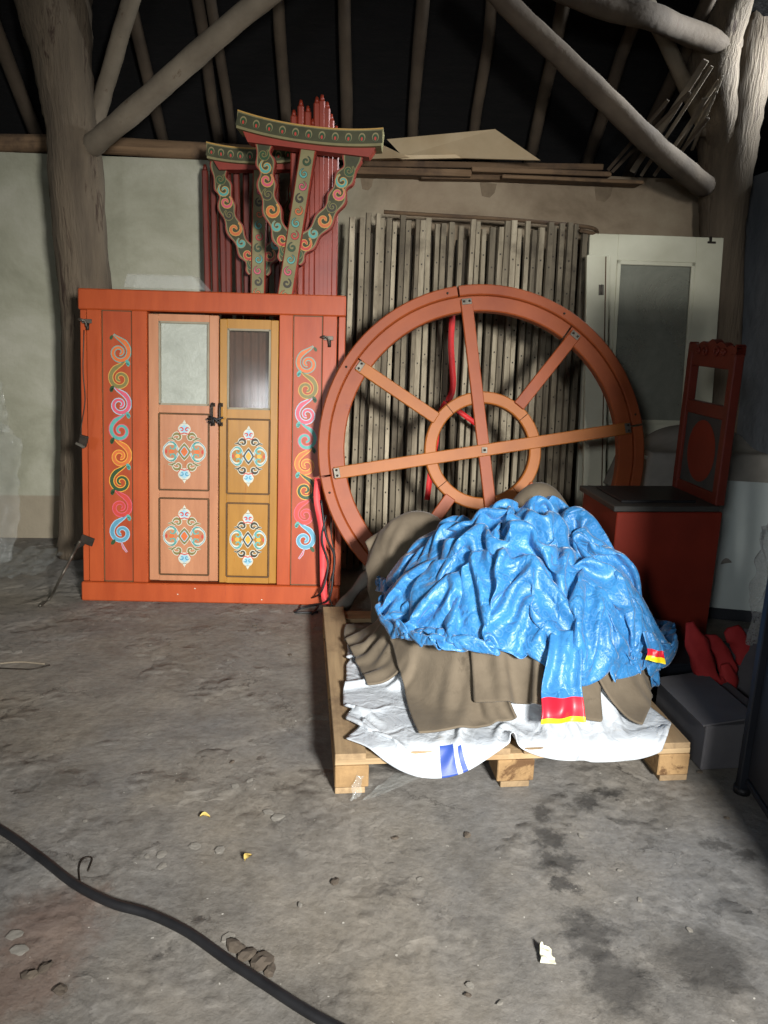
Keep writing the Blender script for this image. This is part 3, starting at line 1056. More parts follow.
def lattice(name, x0u, x1u, n, ytop, zt, ybase, label, seed, tilt):
    r_ = random.Random(seed)
    xl, xr = x0u, x1u
    root = empty(name, ((xl + xr) / 2, ybase, 0.0), (0, 0, 0), label, 'lattice')
    w = (xr - xl) / n
    for i in range(n):
        m_ = MB()
        xb = xl + (i + 0.5) * w - (xl + xr) / 2 + r_.uniform(-.006, .006)
        xt = xb + tilt + r_.uniform(-.012, .012)
        z1 = zt + r_.uniform(-.045, .02)
        z0 = r_.uniform(0, .03)
        dy0, dy1 = r_.uniform(-.03, .03), ytop - ybase + r_.uniform(-.03, .03)
        mid = Vector(((xb + xt) / 2 + r_.uniform(-.006, .006), (dy0 + dy1) / 2 + r_.uniform(-.012, .012), (z0 + z1) / 2))
        mt = 'slat' if r_.random() < 0.6 else 'slatdark'
        a, b_ = Vector((xb, dy0, z0)), Vector((xt, dy1, z1))
        sw = w * r_.uniform(0.72, 0.98)
        # split-section lath, gently bowed, in four lengths
        ps = smooth_path([a, mid, b_], 3)
        vs = []
        for k, p in enumerate(ps):
            hw = sw / 2 * r_.uniform(.94, 1.06)
            for ox, oy in ((-hw, 0.012), (-hw * .75, -0.011), (hw * .75, -0.013), (hw, 0.012)):
                vs.append((p.x + ox, p.y + oy, p.z))
        nn = len(ps)
        fs = [(k * 4 + q_, k * 4 + (q_ + 1) % 4, (k + 1) * 4 + (q_ + 1) % 4, (k + 1) * 4 + q_) for k in range(nn - 1) for q_ in range(4)]
        fs += [(3, 2, 1, 0), tuple((nn - 1) * 4 + q_ for q_ in range(4))]
        m_.add(vs, fs, mt)
        # peg holes with knotted hide ties, every hand's breadth
        zz = z0 + 0.1 + (i % 2) * 0.06
        while zz < z1 - 0.05:
            t = (zz - z0) / (z1 - z0)
            p = a.lerp(b_, t) if t < 0 else (a * (1 - t) ** 2 + mid * 2 * t * (1 - t) + b_ * t * t)
            p = a.lerp(b_, t)
            u_ = 4 * t * (1 - t)
            p = p + (mid - a.lerp(b_, 0.5)) * u_
            m_.box((p.x, p.y - 0.0135, zz), (0.008, 0.006, 0.009), 'iron')
            zz += 0.19
        m_.build('slat', root)
    # second layer of laths between the first, coloured dark as shade in the gaps
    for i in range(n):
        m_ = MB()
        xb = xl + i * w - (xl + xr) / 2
        m_.bar((xb, 0.075, 0.01), (xb + tilt, ytop - ybase + 0.075, zt - 0.10), w * 0.5, 0.02, 'slatshade', 0, Vector((0, 1, 0)))
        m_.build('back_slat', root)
    return root


lattice('folded_lattice_wall', 0.02, 0.63, 15, 4.82, 2.10, 4.53, 'left bundle of folded grey lattice laths, taller, behind the wheel', 31, 0.035)
lattice('folded_lattice_wall', 0.665, 1.44, 18, 4.82, 2.08, 4.55, 'right bundle of folded grey lattice laths between the first bundle and the white door', 32, 0.035)
# the thin bent pole lying along their tops
mb = MB()
pts = smooth_path([P(384, 212, 4.86), P(430, 215, 4.86), P(500, 219, 4.87), P(560, 224, 4.87), P(592, 228, 4.86), P(596, 234, 4.80), P(580, 230, 4.76)], 5)
mb.tube(pts, 0.012, 'plank', 8)
tag(mb.build('thin_bent_pole'), 'thin bent brown stick running along the top of the folded lattices', 'stick')
# red straps tying the bundles
mb = MB()


def ribbon(m_, pts, w, mat, axis=Vector((1, 0, 0)), n=6):
    ps = smooth_path(pts, n)
    vs = []
    for i, p in enumerate(ps):
        t = (ps[min(i + 1, len(ps) - 1)] - ps[max(i - 1, 0)]).normalized()
        s_ = t.cross(Vector((0, 1, 0)))
        if s_.length < .05:
            s_ = axis
        s_.normalize()
        a_ = 0.5 * math.sin(i * 0.35)
        s_ = (s_ + Vector((0, a_ * .4, 0))).normalized()
        vs += [p + s_ * w / 2, p - s_ * w / 2]
    m_.add(vs, [(2 * i, 2 * i + 2, 2 * i + 3, 2 * i + 1) for i in range(len(ps) - 1)], mat, True)


ribbon(mb, [P(453, 305, 4.62), P(451, 345, 4.58), P(453, 385, 4.55), P(448, 402, 4.5)], 0.036, 'red_ribbon')
ribbon(mb, [P(448, 402, 4.5), P(460, 412, 4.48), P(485, 430, 4.46)], 0.03, 'red_ribbon')
ribbon(mb, [P(446, 402, 4.5), P(437, 420, 4.46), P(436, 440, 4.44), P(432, 462, 4.42), P(427, 500, 4.4)], 0.034, 'red_ribbon')
o = mb.build('red_strap')
sol = o.modifiers.new('thickness', 'SOLIDIFY'); sol.thickness = 0.002
tag(o, 'red fabric strap tied around the lattices, seen through the wheel', 'strap')

# ------------------------------------------------------------------ painted roof posts and red poles
PT = 4.62


def bracket_side(m_, s, k, y, th, cols_):
    """one curved arm of the post's fork: outline swept from low on the post up and out to the capital"""
    ctr = [(s * 0.015, 1.06), (s * 0.045, 1.13), (s * 0.095, 1.21), (s * 0.15, 1.31), (s * 0.19, 1.41), (s * 0.205, 1.50), (s * 0.235, 1.58), (s * 0.24, 1.68)]
    ctr = [(a * k, b) for a, b in ctr]
    ps = smooth_path([Vector((a, 0, b)) for a, b in ctr], 8)
    hw = [0.046 + 0.009 * math.sin(i * 0.62) for i in range(len(ps))]
    L, R_ = [], []
    for i, p in enumerate(ps):
        t = (ps[min(i + 1, len(ps) - 1)] - ps[max(i - 1, 0)]).normalized()
        nrm = Vector((-t.z, 0, t.x))
        L.append(p + nrm * hw[i])
        R_.append(p - nrm * hw[i])
    n = len(ps)
    vs = [Vector((p.x, y, p.z)) for p in L] + [Vector((p.x, y, p.z)) for p in R_] + [Vector((p.x, y + th, p.z)) for p in L] + [Vector((p.x, y + th, p.z)) for p in R_]
    fs = []
    for i in range(n - 1):
        fs += [(i, i + 1, n + i + 1, n + i), (2 * n + i, 3 * n + i, 3 * n + i + 1, 2 * n + i + 1), (i, 2 * n + i, 2 * n + i + 1, i + 1), (n + i, n + i + 1, 3 * n + i + 1, 3 * n + i)]
    fs += [(0, n, 3 * n, 2 * n), (n - 1, 3 * n - 1, 4 * n - 1, 2 * n - 1)]
    m_.add(vs, fs, 'edge_red')
    # olive painted face
    fp = [(p.x, p.z) for p in ps]
    m_.strip(fp, [h_ * 1.72 for h_ in hw], y - 0.0008, 'face_olive')
    m_.strip(fp[:], [h_ * 1.45 for h_ in hw], y - 0.0014, 'face_dark')
    j = 0
    for q_ in range(5, n - 5, 6):
        c_, l_ = cols_[j % len(cols_)]
        p = ps[q_]
        sp_ = spiral_pts(p.x, p.z, hw[q_] * 0.78, 1 if j % 2 else -1, 1.2, 60, 16)
        scroll(m_, sp_, 0.015, y - 0.0014, c_, l_, 0.008)
        j += 1


M['edge_red'] = mottled('bracket_edge_red', (128, 46, 34), (150, 58, 42), 8, 0.5, bmp=0.1)
M['face_olive'] = mottled('bracket_olive_border', (112, 106, 72), (138, 130, 90), 10, 0.6, bmp=0.1)
M['face_dark'] = mottled('bracket_green_ground', (52, 54, 34), (74, 74, 46), 10, 0.6, bmp=0.1)
bc = [('o_green', 'o_olive'), ('o_red', 'o_gold'), ('o_teal', 'o_cream2'), ('o_orange', 'o_gold'), ('o_dark', 'o_olive'), ('o_pink', 'o_gold'), ('o_teal', 'o_gold')]
M['o_cream2'] = flat('ornament_cream', (140, 130, 90))


def roof_post(base, tilt, yaw, label, k=1.0, capx=0.36, H=2.36):
    r_ = empty('painted_roof_post', base, (math.radians(-3.5), math.radians(tilt), math.radians(yaw)), label, 'post')
    S = H - 1.70       # the fork sits high on the post
    m_ = MB()
    m_.box((0, 0.03, (H - 0.05) / 2), (0.088, 0.06, H - 0.05), 'edge_red', bev=0.006)
    m_.box((0, -0.001, (H - 0.05) / 2), (0.072, 0.004, H - 0.07), 'face_olive')
    z = 1.0
    j = 0
    while z < H - 0.12:
        sp_ = spiral_pts(0, z, 0.027, 1 if j % 2 else -1, 1.2, 80, 14)
        scroll(m_, sp_, 0.010, -0.0035, bc[j % 7][0], 'o_dark', 0.005)
        z += 0.064
        j += 1
    m_.build('shaft', r_)
    for s in (-1, 1):
        q_ = MB()
        bracket_side(q_, s, k, 0.008, 0.05, bc)
        q_.v = [(a, b, c + S) for a, b, c in q_.v]
        q_.build('bracket_arm', r_)
    # capital beam with upturned ends and a row of little arches
    m_ = MB()
    top = [(-capx, H - 0.035), (-capx, H + 0.065)]
    n = 22
    up = [(-capx + 2 * capx * i / n, H + 0.04 + 0.035 * (abs(2 * i / n - 1)) ** 2.2) for i in range(n + 1)]
    lo = [(-capx + 2 * capx * i / n, H - 0.045 + 0.03 * (abs(2 * i / n - 1)) ** 2.2) for i in range(n + 1)]
    m_.prism(lo + up[::-1], -0.05, 0.10, 'face_olive')
    mid_ = [((a[0] + b[0]) / 2, (a[1] + b[1]) / 2) for a, b in zip(up, lo)]
    m_.strip(mid_, [0.062] * (n + 1), -0.0508, 'face_dark')
    m_.strip([(a, b - 0.004) for a, b in up], [0.006] * (n + 1), -0.0512, 'o_gold')
    for i in range(1, n, 2):
        a, b = mid_[i]
        blob(m_, a, b, 0.018, 0.022, -0.0514, 'o_cream2', 14)
        blob(m_, a, b - 0.004, 0.014, 0.018, -0.052, 'o_green', 12)
        blob(m_, a, b - 0.008, 0.006, 0.010, -0.0526, 'o_red', 8)
    m_.prism([(-capx + .06, H - 0.07), (capx - .06, H - 0.07), (capx - .03, H - 0.02), (-capx + .03, H - 0.02)], -0.02, 0.07, 'edge_red')
    cb = m_.build('capital_beam', r_)
    cb.rotation_euler = (0, math.radians(-3.5), 0)
    cb.location = Vector((0, 0, H)) - Euler((0, math.radians(-3.5), 0)).to_matrix() @ Vector((0, 0, H))
    return r_


bA = P(268, 560, 4.30)
roof_post((-0.575, 4.36, 0), 9.0, -6, 'painted forked roof post in front, with green and gold capital beam, behind the door frame', 1.0, 0.385, 2.47)
bB = P(232, 560, 4.55)
roof_post((-0.545, 4.72, 0), 1.5, -2, 'shadowed painted roof post behind and left of the front one', 1.0, 0.30, 2.40)

GP = 'red roof poles standing behind the painted posts'
rnd = random.Random(77)
pol = []
for u in (205, 213, 221, 228, 236, 246, 256, 265, 276):
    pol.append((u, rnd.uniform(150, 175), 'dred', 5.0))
for u, v in ((294, 116), (301, 106), (308, 112), (317, 103), (322, 101), (327, 108), (331, 120), (313, 125), (336, 132)):
    pol.append((u, v, 'pole_red', 4.62))
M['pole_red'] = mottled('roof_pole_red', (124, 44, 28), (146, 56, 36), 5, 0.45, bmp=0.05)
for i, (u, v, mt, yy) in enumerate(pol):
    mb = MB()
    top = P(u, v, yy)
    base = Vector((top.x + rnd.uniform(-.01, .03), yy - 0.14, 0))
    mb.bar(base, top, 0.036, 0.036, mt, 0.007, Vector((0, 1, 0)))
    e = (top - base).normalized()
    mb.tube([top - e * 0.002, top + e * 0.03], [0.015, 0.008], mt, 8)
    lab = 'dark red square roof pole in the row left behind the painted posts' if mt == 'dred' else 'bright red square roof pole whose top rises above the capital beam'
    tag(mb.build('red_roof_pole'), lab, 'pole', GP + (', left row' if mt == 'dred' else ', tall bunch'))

# ------------------------------------------------------------------ pallet
PAL = empty('wooden_pallet', (0.0, 2.21, 0), (0, 0, math.radians(3.0)),
            'pale wooden pallet on the concrete floor carrying the cloth heap', 'pallet')
PW, PD = 1.205, 1.31
for x in (0.05, 0.29, 0.53, 0.67, 0.91, 1.15):
    mb = MB()
    mb.box((x, PD / 2, 0.133), (0.10 if x in (0.05, 1.15) else 0.095, PD, 0.022), 'pallet', bev=0.002)
    o = mb.build('deck_board', PAL)
for y in (0.055, PD / 2, PD - 0.055):
    mb = MB()
    mb.box((PW / 2, y, 0.111), (PW, 0.10, 0.021), 'palletx', bev=0.002)
    mb.build('cross_lath', PAL)
    for x in (0.055, 0.60, 1.15):
        mb = MB()
        mb.box((x, y, 0.061), (0.11 if x != 0.60 else 0.125, 0.11, 0.078), 'palletb', bev=0.003)
        mb.build('block', PAL)
for x in (0.05, 0.60, 1.155):
    mb = MB()
    mb.box((x, PD / 2, 0.0105), (0.098, PD, 0.021), 'pallet', bev=0.002)
    mb.build('bottom_board', PAL)

# ------------------------------------------------------------------ cloth (position-based simulation over a heap)
HX0, HY0, HC, HNX, HNY = -0.6, 1.6, 0.02, 130, 130


class Heap:
    """collision surface kept as a height field; each finished cloth is laid into it"""

    def __init__(self, ox=HX0, oy=HY0):
        self.h = np.zeros((HNY, HNX))
        self.ox, self.oy = ox, oy
        X, Y = np.meshgrid(ox + HC * np.arange(HNX), oy + HC * np.arange(HNY))
        self.X, self.Y = X, Y

    def blur(self, n=1):
        for _ in range(n):
            p = np.pad(self.h, 1, mode='edge')
            self.h = (p[:-2, 1:-1] + p[2:, 1:-1] + p[1:-1, :-2] + p[1:-1, 2:] + 4 * p[1:-1, 1:-1]) / 8

    def sample(self, p):
        fx = np.clip((p[:, 0] - self.ox) / HC, 0, HNX - 1.001)
        fy = np.clip((p[:, 1] - self.oy) / HC, 0, HNY - 1.001)
        i, j = fx.astype(int), fy.astype(int)
        a, b = fx - i, fy - j
        h = self.h
        h00, h10, h01, h11 = h[j, i], h[j, i + 1], h[j + 1, i], h[j + 1, i + 1]
        z = h00 * (1 - a) * (1 - b) + h10 * a * (1 - b) + h01 * (1 - a) * b + h11 * a * b
        gx = ((h10 - h00) * (1 - b) + (h11 - h01) * b) / HC
        gy = ((h01 - h00) * (1 - a) + (h11 - h10) * a) / HC
        return z, gx, gy

    def lay(self, P_, th):
        """raise the field to the upper side of a cloth grid"""
        r, c, _ = P_.shape
        for s in range(3):
            for t in range(3):
                a, b = s / 3.0, t / 3.0
                q = (P_[:-1, :-1] * (1 - a) * (1 - b) + P_[1:, :-1] * a * (1 - b) + P_[:-1, 1:] * (1 - a) * b + P_[1:, 1:] * a * b).reshape(-1, 3)
                i = np.clip(np.round((q[:, 0] - self.ox) / HC).astype(int), 0, HNX - 1)
                j = np.clip(np.round((q[:, 1] - self.oy) / HC).astype(int), 0, HNY - 1)
                np.maximum.at(self.h, (j, i), q[:, 2] + th)
        self.blur(1)


def drape(P0, rest, heap, steps=260, iters=8, th=0.012, grav=9.0, bend=0.25, fric=0.75, seed=0, selfr=None, pins=None, floor_z=0.004, pull=None, grow=None):
    """P0: (r,c,3) start positions; rest: spacing of the grid when flat"""
    r, c, _ = P0.shape
    p = P0.reshape(-1, 3).astype(float).copy()
    q = p.copy()
    idx = np.arange(r * c).reshape(r, c)
    rg = np.random.default_rng(seed)
    cons = []

    def addc(A, B, L, k):
        A, B = A.ravel(), B.ravel()
        if len(A):
            cons.append((A, B, L, k))
    for par in (0, 1):
        addc(idx[:, par:-1:2], idx[:, par + 1::2], rest, 1.0)
        addc(idx[par:-1:2, :], idx[par + 1::2, :], rest, 1.0)
    for pr_ in (0, 1):
        addc(idx[pr_:-1:2, :-1], idx[pr_ + 1::2, 1:], rest * 1.4142, 0.45)
        addc(idx[pr_:-1:2, 1:], idx[pr_ + 1::2, :-1], rest * 1.4142, 0.45)
    for o_ in range(4):
        if o_ in (0, 1):
            st = [k for k in range(c - 2) if (k // 2) % 2 == o_]
            addc(idx[:, st], idx[:, [k + 2 for k in st]], rest * 2, bend)
        else:
            st = [k for k in range(r - 2) if (k // 2) % 2 == o_ - 2]
            addc(idx[st, :], idx[[k + 2 for k in st], :], rest * 2, bend)
    dt = 1 / 60.0
    R_ = selfr if selfr else rest * 0.8
    for s in range(steps):
        v = (p - q) * 0.97
        m = np.linalg.norm(v, axis=1, keepdims=True)
        v *= np.minimum(1, 0.03 / np.maximum(m, 1e-9))
        q = p.copy()
        p = p + v
        p[:, 2] -= grav * dt * dt
        if pull is not None:
            p += pull(p, s)
        if pins is not None:
            p[pins[0]] = pins[1]
        gr_ = 1.0 if grow is None else grow[0] + (1 - grow[0]) * min(1.0, max(0.0, (s - grow[1]) / grow[2]))
        for it in range(iters):
            for A, B, L0_, k in cons:
                L = L0_ * gr_
                d = p[B] - p[A]
                l = np.sqrt((d * d).sum(1)) + 1e-9
                if k < 0.5:
                    w_ = k
                else:
                    w_ = 1.0
                e = (0.5 * w_ * (l - L) / l)[:, None] * d
                p[A] += e
                p[B] -= e
            if it % 4 == 3:
                z, gx, gy = heap.sample(p)
                z = np.maximum(z, floor_z)
                pen = z + th - p[:, 2]
                hit = pen > 0
                il = 1 / np.sqrt(1 + gx * gx + gy * gy)
                k = pen[hit] * il[hit]
                p[hit, 0] -= gx[hit] * il[hit] * k
                p[hit, 1] -= gy[hit] * il[hit] * k
                p[hit, 2] += il[hit] * k
                q[hit] += (p[hit] - q[hit]) * fric
                if pins is not None:
                    p[pins[0]] = pins[1]
        # keep layers apart: random shifted cells, neighbours in sorted order
        if s % 2 == 0:
            for _ in range(2):
                sh = rg.random(3) * R_ * 2
                cell = np.floor((p + sh + 50) / (R_ * 2)).astype(np.int64)
                key = cell[:, 0] * 73856093 ^ cell[:, 1] * 19349663 ^ cell[:, 2] * 83492791
                od = np.argsort(key, kind='stable')
                for g_ in (1, 2, 3):
                    A, B = od[:-g_], od[g_:]
                    same = key[A] == key[B]
                    A, B = A[same], B[same]
                    far = (np.abs(A // c - B // c) > 2) | (np.abs(A % c - B % c) > 2)
                    A, B = A[far], B[far]
                    d = p[B] - p[A]
                    l = np.sqrt((d * d).sum(1)) + 1e-9
                    m = l < R_
                    e = (0.35 * (R_ - l[m]) / l[m])[:, None] * d[m]
                    np.add.at(p, A[m], -e)
                    np.add.at(p, B[m], e)
    # last clean-up against the heap
    z, gx, gy = heap.sample(p)
    z = np.maximum(z, floor_z)
    low = p[:, 2] < z + th * 0.6
    p[low, 2] = z[low] + th * 0.6
    return p.reshape(r, c, 3)


def smooth_grid(P_, n=1, k=0.5):
    for _ in range(n):
        a = P_.copy()
        a[1:-1] = P_[1:-1] * (1 - k) + (P_[2:] + P_[:-2]) * k / 2
        b = a.copy()
        b[:, 1:-1] = a[:, 1:-1] * (1 - k) + (a[:, 2:] + a[:, :-2]) * k / 2
        P_ = b
    return P_


def cloth_obj(name, P_, mats, matfn=None, th=0.003, parent=None, sub=1, mask=None):
    r, c, _ = P_.shape
    vs = P_.reshape(-1, 3).tolist()
    fs, mi = [], []
    for j in range(r - 1):
        for i in range(c - 1):
            if mask is not None and not mask(i / (c - 1), j / (r - 1)):
                continue
            fs.append((j * c + i, j * c + i + 1, (j + 1) * c + i + 1, (j + 1) * c + i))
            mi.append(matfn(i / (c - 1), j / (r - 1)) if matfn else 0)
    me = bpy.data.meshes.new(name)
    me.from_pydata(vs, [], fs)
    for m in mats:
        me.materials.append(M[m])
    me.polygons.foreach_set('material_index', mi)
    me.polygons.foreach_set('use_smooth', [True] * len(fs))
    uv = me.uv_layers.new(name='UVMap')
    n = len(me.loops)
    vi = np.empty(n, dtype=np.int32)
    me.loops.foreach_get('vertex_index', vi)
    uvs = np.stack([(vi % c) / (c - 1), (vi // c) / (r - 1)], 1).astype(np.float32)
    uv.data.foreach_set('uv', uvs.ravel())
    me.update()
    o = bpy.data.objects.new(name, me)
    COL.objects.link(o)
    if parent:
        o.parent = parent
    if sub:
        s = o.modifiers.new('smooth', 'SUBSURF')
        s.levels = sub
        s.render_levels = sub
    if th:
        s = o.modifiers.new('thickness', 'SOLIDIFY')
        s.thickness = th
        s.offset = 0
    return o


# ---- cloth materials


def fabric(name, c1, c2, rough, sheen=0.0, weave=900, spec=0.4, bmp=0.1, dirt=None, pattern=False, crease=0.0):
    m, nt, b = nodes(name)
    v = coords(nt, kind='UV')
    vo = coords(nt)
    f = noise(nt, vo, 7, 6, 0.6)
    c = ramp(nt, f, [(0.3, rgb(c1)), (0.7, rgb(c2))])
    if pattern:
        # woven brocade: small rings and lozenges, slightly glossier than the ground
        w1 = N(nt, 'ShaderNodeTexVoronoi', Scale=60.0, feature='F1')
        nt.links.new(v, w1.inputs['Vector'])
        w1.inputs['Randomness'].default_value = 0.25
        k = ramp(nt, w1.outputs['Distance'], [(0.10, (1, 1, 1)), (0.18, (0, 0, 0)), (0.30, (0, 0, 0)), (0.36, (1, 1, 1)), (0.44, (0, 0, 0))])
        k = mix(nt, 1.0, k, (0.09, 0.09, 0.09, 1), 'MULTIPLY')
        c = mix(nt, k, c, rgb((170, 205, 235)))
    if dirt:
        f2 = noise(nt, vo, 5.0, 9, 0.75, 0.5)
        kk = ramp(nt, f2, [(0.60, (0, 0, 0)), (0.68, (0.7, 0.7, 0.7))])
        c = mix(nt, kk, c, rgb(dirt))
    nt.links.new(c, b.inputs['Base Color'])
    b.inputs['Roughness'].default_value = rough
    b.inputs['Specular IOR Level'].default_value = spec
    if sheen:
        b.inputs['Sheen Weight'].default_value = sheen
        b.inputs['Sheen Roughness'].default_value = 0.35
    p = None
    if crease:
        n1 = noise(nt, vo, 14, 4, 0.55, 1.2)
        p = bump(nt, b, n1, crease, 0.02)
        vv = N(nt, 'ShaderNodeTexVoronoi', feature='DISTANCE_TO_EDGE', Scale=7.0)
        wv = nt.nodes.new('ShaderNodeVectorMath'); wv.operation = 'MULTIPLY_ADD'
        nn = N(nt, 'ShaderNodeTexNoise', Scale=5.0, Detail=3.0)
        nt.links.new(vo, nn.inputs['Vector'])
        nt.links.new(nn.outputs['Color'], wv.inputs[0]); wv.inputs[1].default_value = (0.25, 0.25, 0.25)
        nt.links.new(vo, wv.inputs[2])
        nt.links.new(wv.outputs[0], vv.inputs['Vector'])
        cr = ramp(nt, vv.outputs['Distance'], [(0, (0, 0, 0)), (0.12, (1, 1, 1))])
        p = bump(nt, b, cr, crease * 0.55, 0.012, p)
    bump(nt, b, noise(nt, vo, 160, 3), bmp, 0.002, p)
    return m


M['blue'] = fabric('sky_blue_satin', (36, 100, 152), (56, 125, 180), 0.42, 0.25, spec=0.5, pattern=True, crease=0.6)
M['hemred'] = fabric('red_satin_band', (190, 24, 44), (208, 36, 54), 0.4, 0.1)
M['hemyel'] = fabric('yellow_satin_band', (218, 196, 22), (232, 212, 40), 0.4, 0.1)
M['felt'] = fabric('brown_canvas', (88, 78, 64), (108, 97, 81), 0.92, 0.1, bmp=0.3, dirt=(70, 61, 49), crease=0.1)
M['white_tarp'] = fabric('white_coated_tarpaulin', (166, 172, 178), (186, 191, 195), 0.45, 0, spec=0.5, dirt=(160, 148, 128), crease=0.4)
M['logo_blue'] = fabric('blue_print', (40, 66, 138), (52, 80, 156), 0.45, 0)

# ---- the heap itself
heap = Heap()
ca, sa = math.cos(math.radians(3)), math.sin(math.radians(3))
X, Y = heap.X, heap.Y
lx = (X - 0.0) * ca + (Y - 2.21) * sa
ly = -(X - 0.0) * sa + (Y - 2.21) * ca
heap.h[(lx > -0.012) & (lx < PW + 0.012) & (ly > -0.022) & (ly < PD)] = 0.156
pal_only = heap.h.copy()
# packed felt bundle inside: a lumpy mound
cx, cy = 0.73, 2.93
e = ((X - cx) / 0.53) ** 2 + ((Y - cy) / 0.50) ** 2
m0 = np.maximum(0, 1 - e ** 1.15) ** 0.5
core = 0.146 + (0.565 + 0.05 * np.sin(X * 11 + 1) * np.sin(Y * 9 + 2) + 0.03 * np.sin(X * 19 + Y * 13)) * m0
heap.h = np.maximum(heap.h, np.where(e < 1, core, 0))
heap.blur(2)


def start(cx, cy, w, d, n, z, comp, seed, rot=0.0, amp=0.05, freq=(9, 7)):
    """a sheet squeezed to comp of its size with random waves so that it buckles into folds"""
    rg = np.random.default_rng(seed)
    rest = w / (n[0] - 1)
    gx, gy = np.meshgrid(np.linspace(-.5, .5, n[0]), np.linspace(-.5, .5, n[1]))
    x = gx * w * comp[0]
    y = gy * rest * (n[1] - 1) * comp[1]
    zz = np.zeros_like(x)
    for k in range(14):
        a = rg.uniform(0, 2 * PI)
        fr = rg.uniform(freq[1], freq[0] * 2)
        zz += amp * np.sin((np.cos(a) * x + np.sin(a) * y) * fr * 2 + rg.uniform(0, 6)) / 3
        x = x + amp * 0.3 * np.sin((np.cos(a) * y - np.sin(a) * x) * fr + rg.uniform(0, 6)) / 3
        y = y + amp * 0.3 * np.sin((np.cos(a) * x + np.sin(a) * y) * fr + rg.uniform(0, 6)) / 3
    cr_, sr_ = math.cos(rot), math.sin(rot)
    return np.stack([cx + x * cr_ - y * sr_, cy + x * sr_ + y * cr_, z + zz], -1), rest


def wobf(rg, x, y, f, k=5):
    o_ = 0
    for _ in range(k):
        a_ = rg.uniform(0, 2 * PI)
        o_ = o_ + np.sin((np.cos(a_) * x + np.sin(a_) * y) * f * rg.uniform(.6, 1.4) + rg.uniform(0, 6.3))
    return o_ / k


def crumple(cx, cy, w, d, n, comp, rot, lam, amp, seed, shape=None, lift=0.06, steps=60, bend=0.3, mem=0.03, th=0.01, fdir=0.0, grav=6.0, iters=7, heap=heap):
    """a sheet w x d laid on the heap with leaning folds; comp = how far it is gathered"""
    rg = np.random.default_rng(seed)
    rest = w / (n - 1)
    m = int(round(d / rest)) + 1
    gx, gy = np.meshgrid(np.linspace(-.5, .5, n), np.linspace(-.5, .5, m))
    x, y = gx * w * comp[0], gy * d * comp[1]
    if shape is not None:
        x, y = shape(gx, gy, x, y)
    cf, sf = math.cos(fdir), math.sin(fdir)
    ph = (x * cf + y * sf + 0.30 * lam * wobf(rg, x, y, 8)) * 2 * PI / lam
    w1 = np.clip(0.6 + 1.0 * wobf(rg, x, y, 5), 0.05, 1.1)
    ph_b = (y * cf - x * sf + 0.3 * lam * wobf(rg, x, y, 8)) * 2 * PI / (lam * 1.3)
    w2 = np.clip(0.3 + 1.2 * wobf(rg, x, y, 5), 0.0, 1.0)
    z = amp * w1 * np.sin(ph) + amp * 0.7 * w2 * np.sin(ph_b)
    x = x + 0.5 * amp * w1 * np.sin(2 * ph + .8) * cf
    y = y + 0.5 * amp * w1 * np.sin(2 * ph + .8) * sf
    c_, s_ = math.cos(math.radians(rot)), math.sin(math.radians(rot))
    X_, Y_ = cx + x * c_ - y * s_, cy + x * s_ + y * c_
    hz, _, _ = heap.sample(np.stack([X_.ravel(), Y_.ravel(), X_.ravel()], 1))
    P0 = np.stack([X_, Y_, hz.reshape(X_.shape) + lift + z], -1)
    home = P0.reshape(-1, 3)

    def memo(p, s):
        h_ = home - p
        h_[:, 2] *= 0.25
        return h_ * mem
    return drape(P0, rest, heap, steps, iters, th, grav=grav, bend=bend, fric=0.85, seed=seed, pull=memo)


# white tarpaulin spread over the pallet, hanging in lobes over its front edge
def tarp_shape(gx, gy, x, y):
    u = gx + 0.5
    f = np.clip(-gy * 2, 0, 1) ** 1.5
    hemline = 0.10 * np.exp(-((u - 0.27) / 0.10) ** 2) - 0.09 * np.exp(-((u - 0.44) / 0.08) ** 2) + 0.07 * np.exp(-((u - 0.74) / 0.17) ** 2) - 0.14 * np.clip(1 - u / 0.12, 0, 1) - 0.13 * np.clip((u - 0.93) / 0.07, 0, 1)
    return x, y - f * hemline


TARP = crumple(0.585, 2.645, 1.30, 1.02, 80, (0.84, 0.84), 3, 0.15, 0.038, 3, tarp_shape, 0.05, 70, 0.2, 0.03, 0.006, 0.9)
o = cloth_obj('white_tarpaulin', TARP, ['white_tarp', 'logo_blue'], lambda u, v: 1 if ((0.245 < u < 0.285 and v < 0.085) or (0.300 < u < 0.316 and v < 0.08)) else 0, 0.002)
tag(o, 'white coated tarpaulin with a blue print, lowest layer spilling over the front of the pallet', 'tarpaulin')
heap.lay(TARP, 0.006)


def canvas(Q, label, lay=0.008):
    Q = smooth_grid(Q, 1, 0.4)
    o = cloth_obj('brown_canvas', Q, ['felt'], None, 0.007)
    tag(o, label, 'canvas')
    heap.lay(Q, lay)
    return Q


canvas(crumple(0.23, 2.95, 0.44, 0.70, 32, (0.62, 0.82), 8, 0.22, 0.045, 23, None, 0.07, 60, 0.4, 0.04, 0.010, 0.2), 'greyish brown canvas slope at the left edge of the pallet, above the white tarpaulin lobe')


def flap(gx, gy, x, y):
    return x, y - 0.10 * (gx + 0.5) * np.clip(-gy * 2, 0, 1)


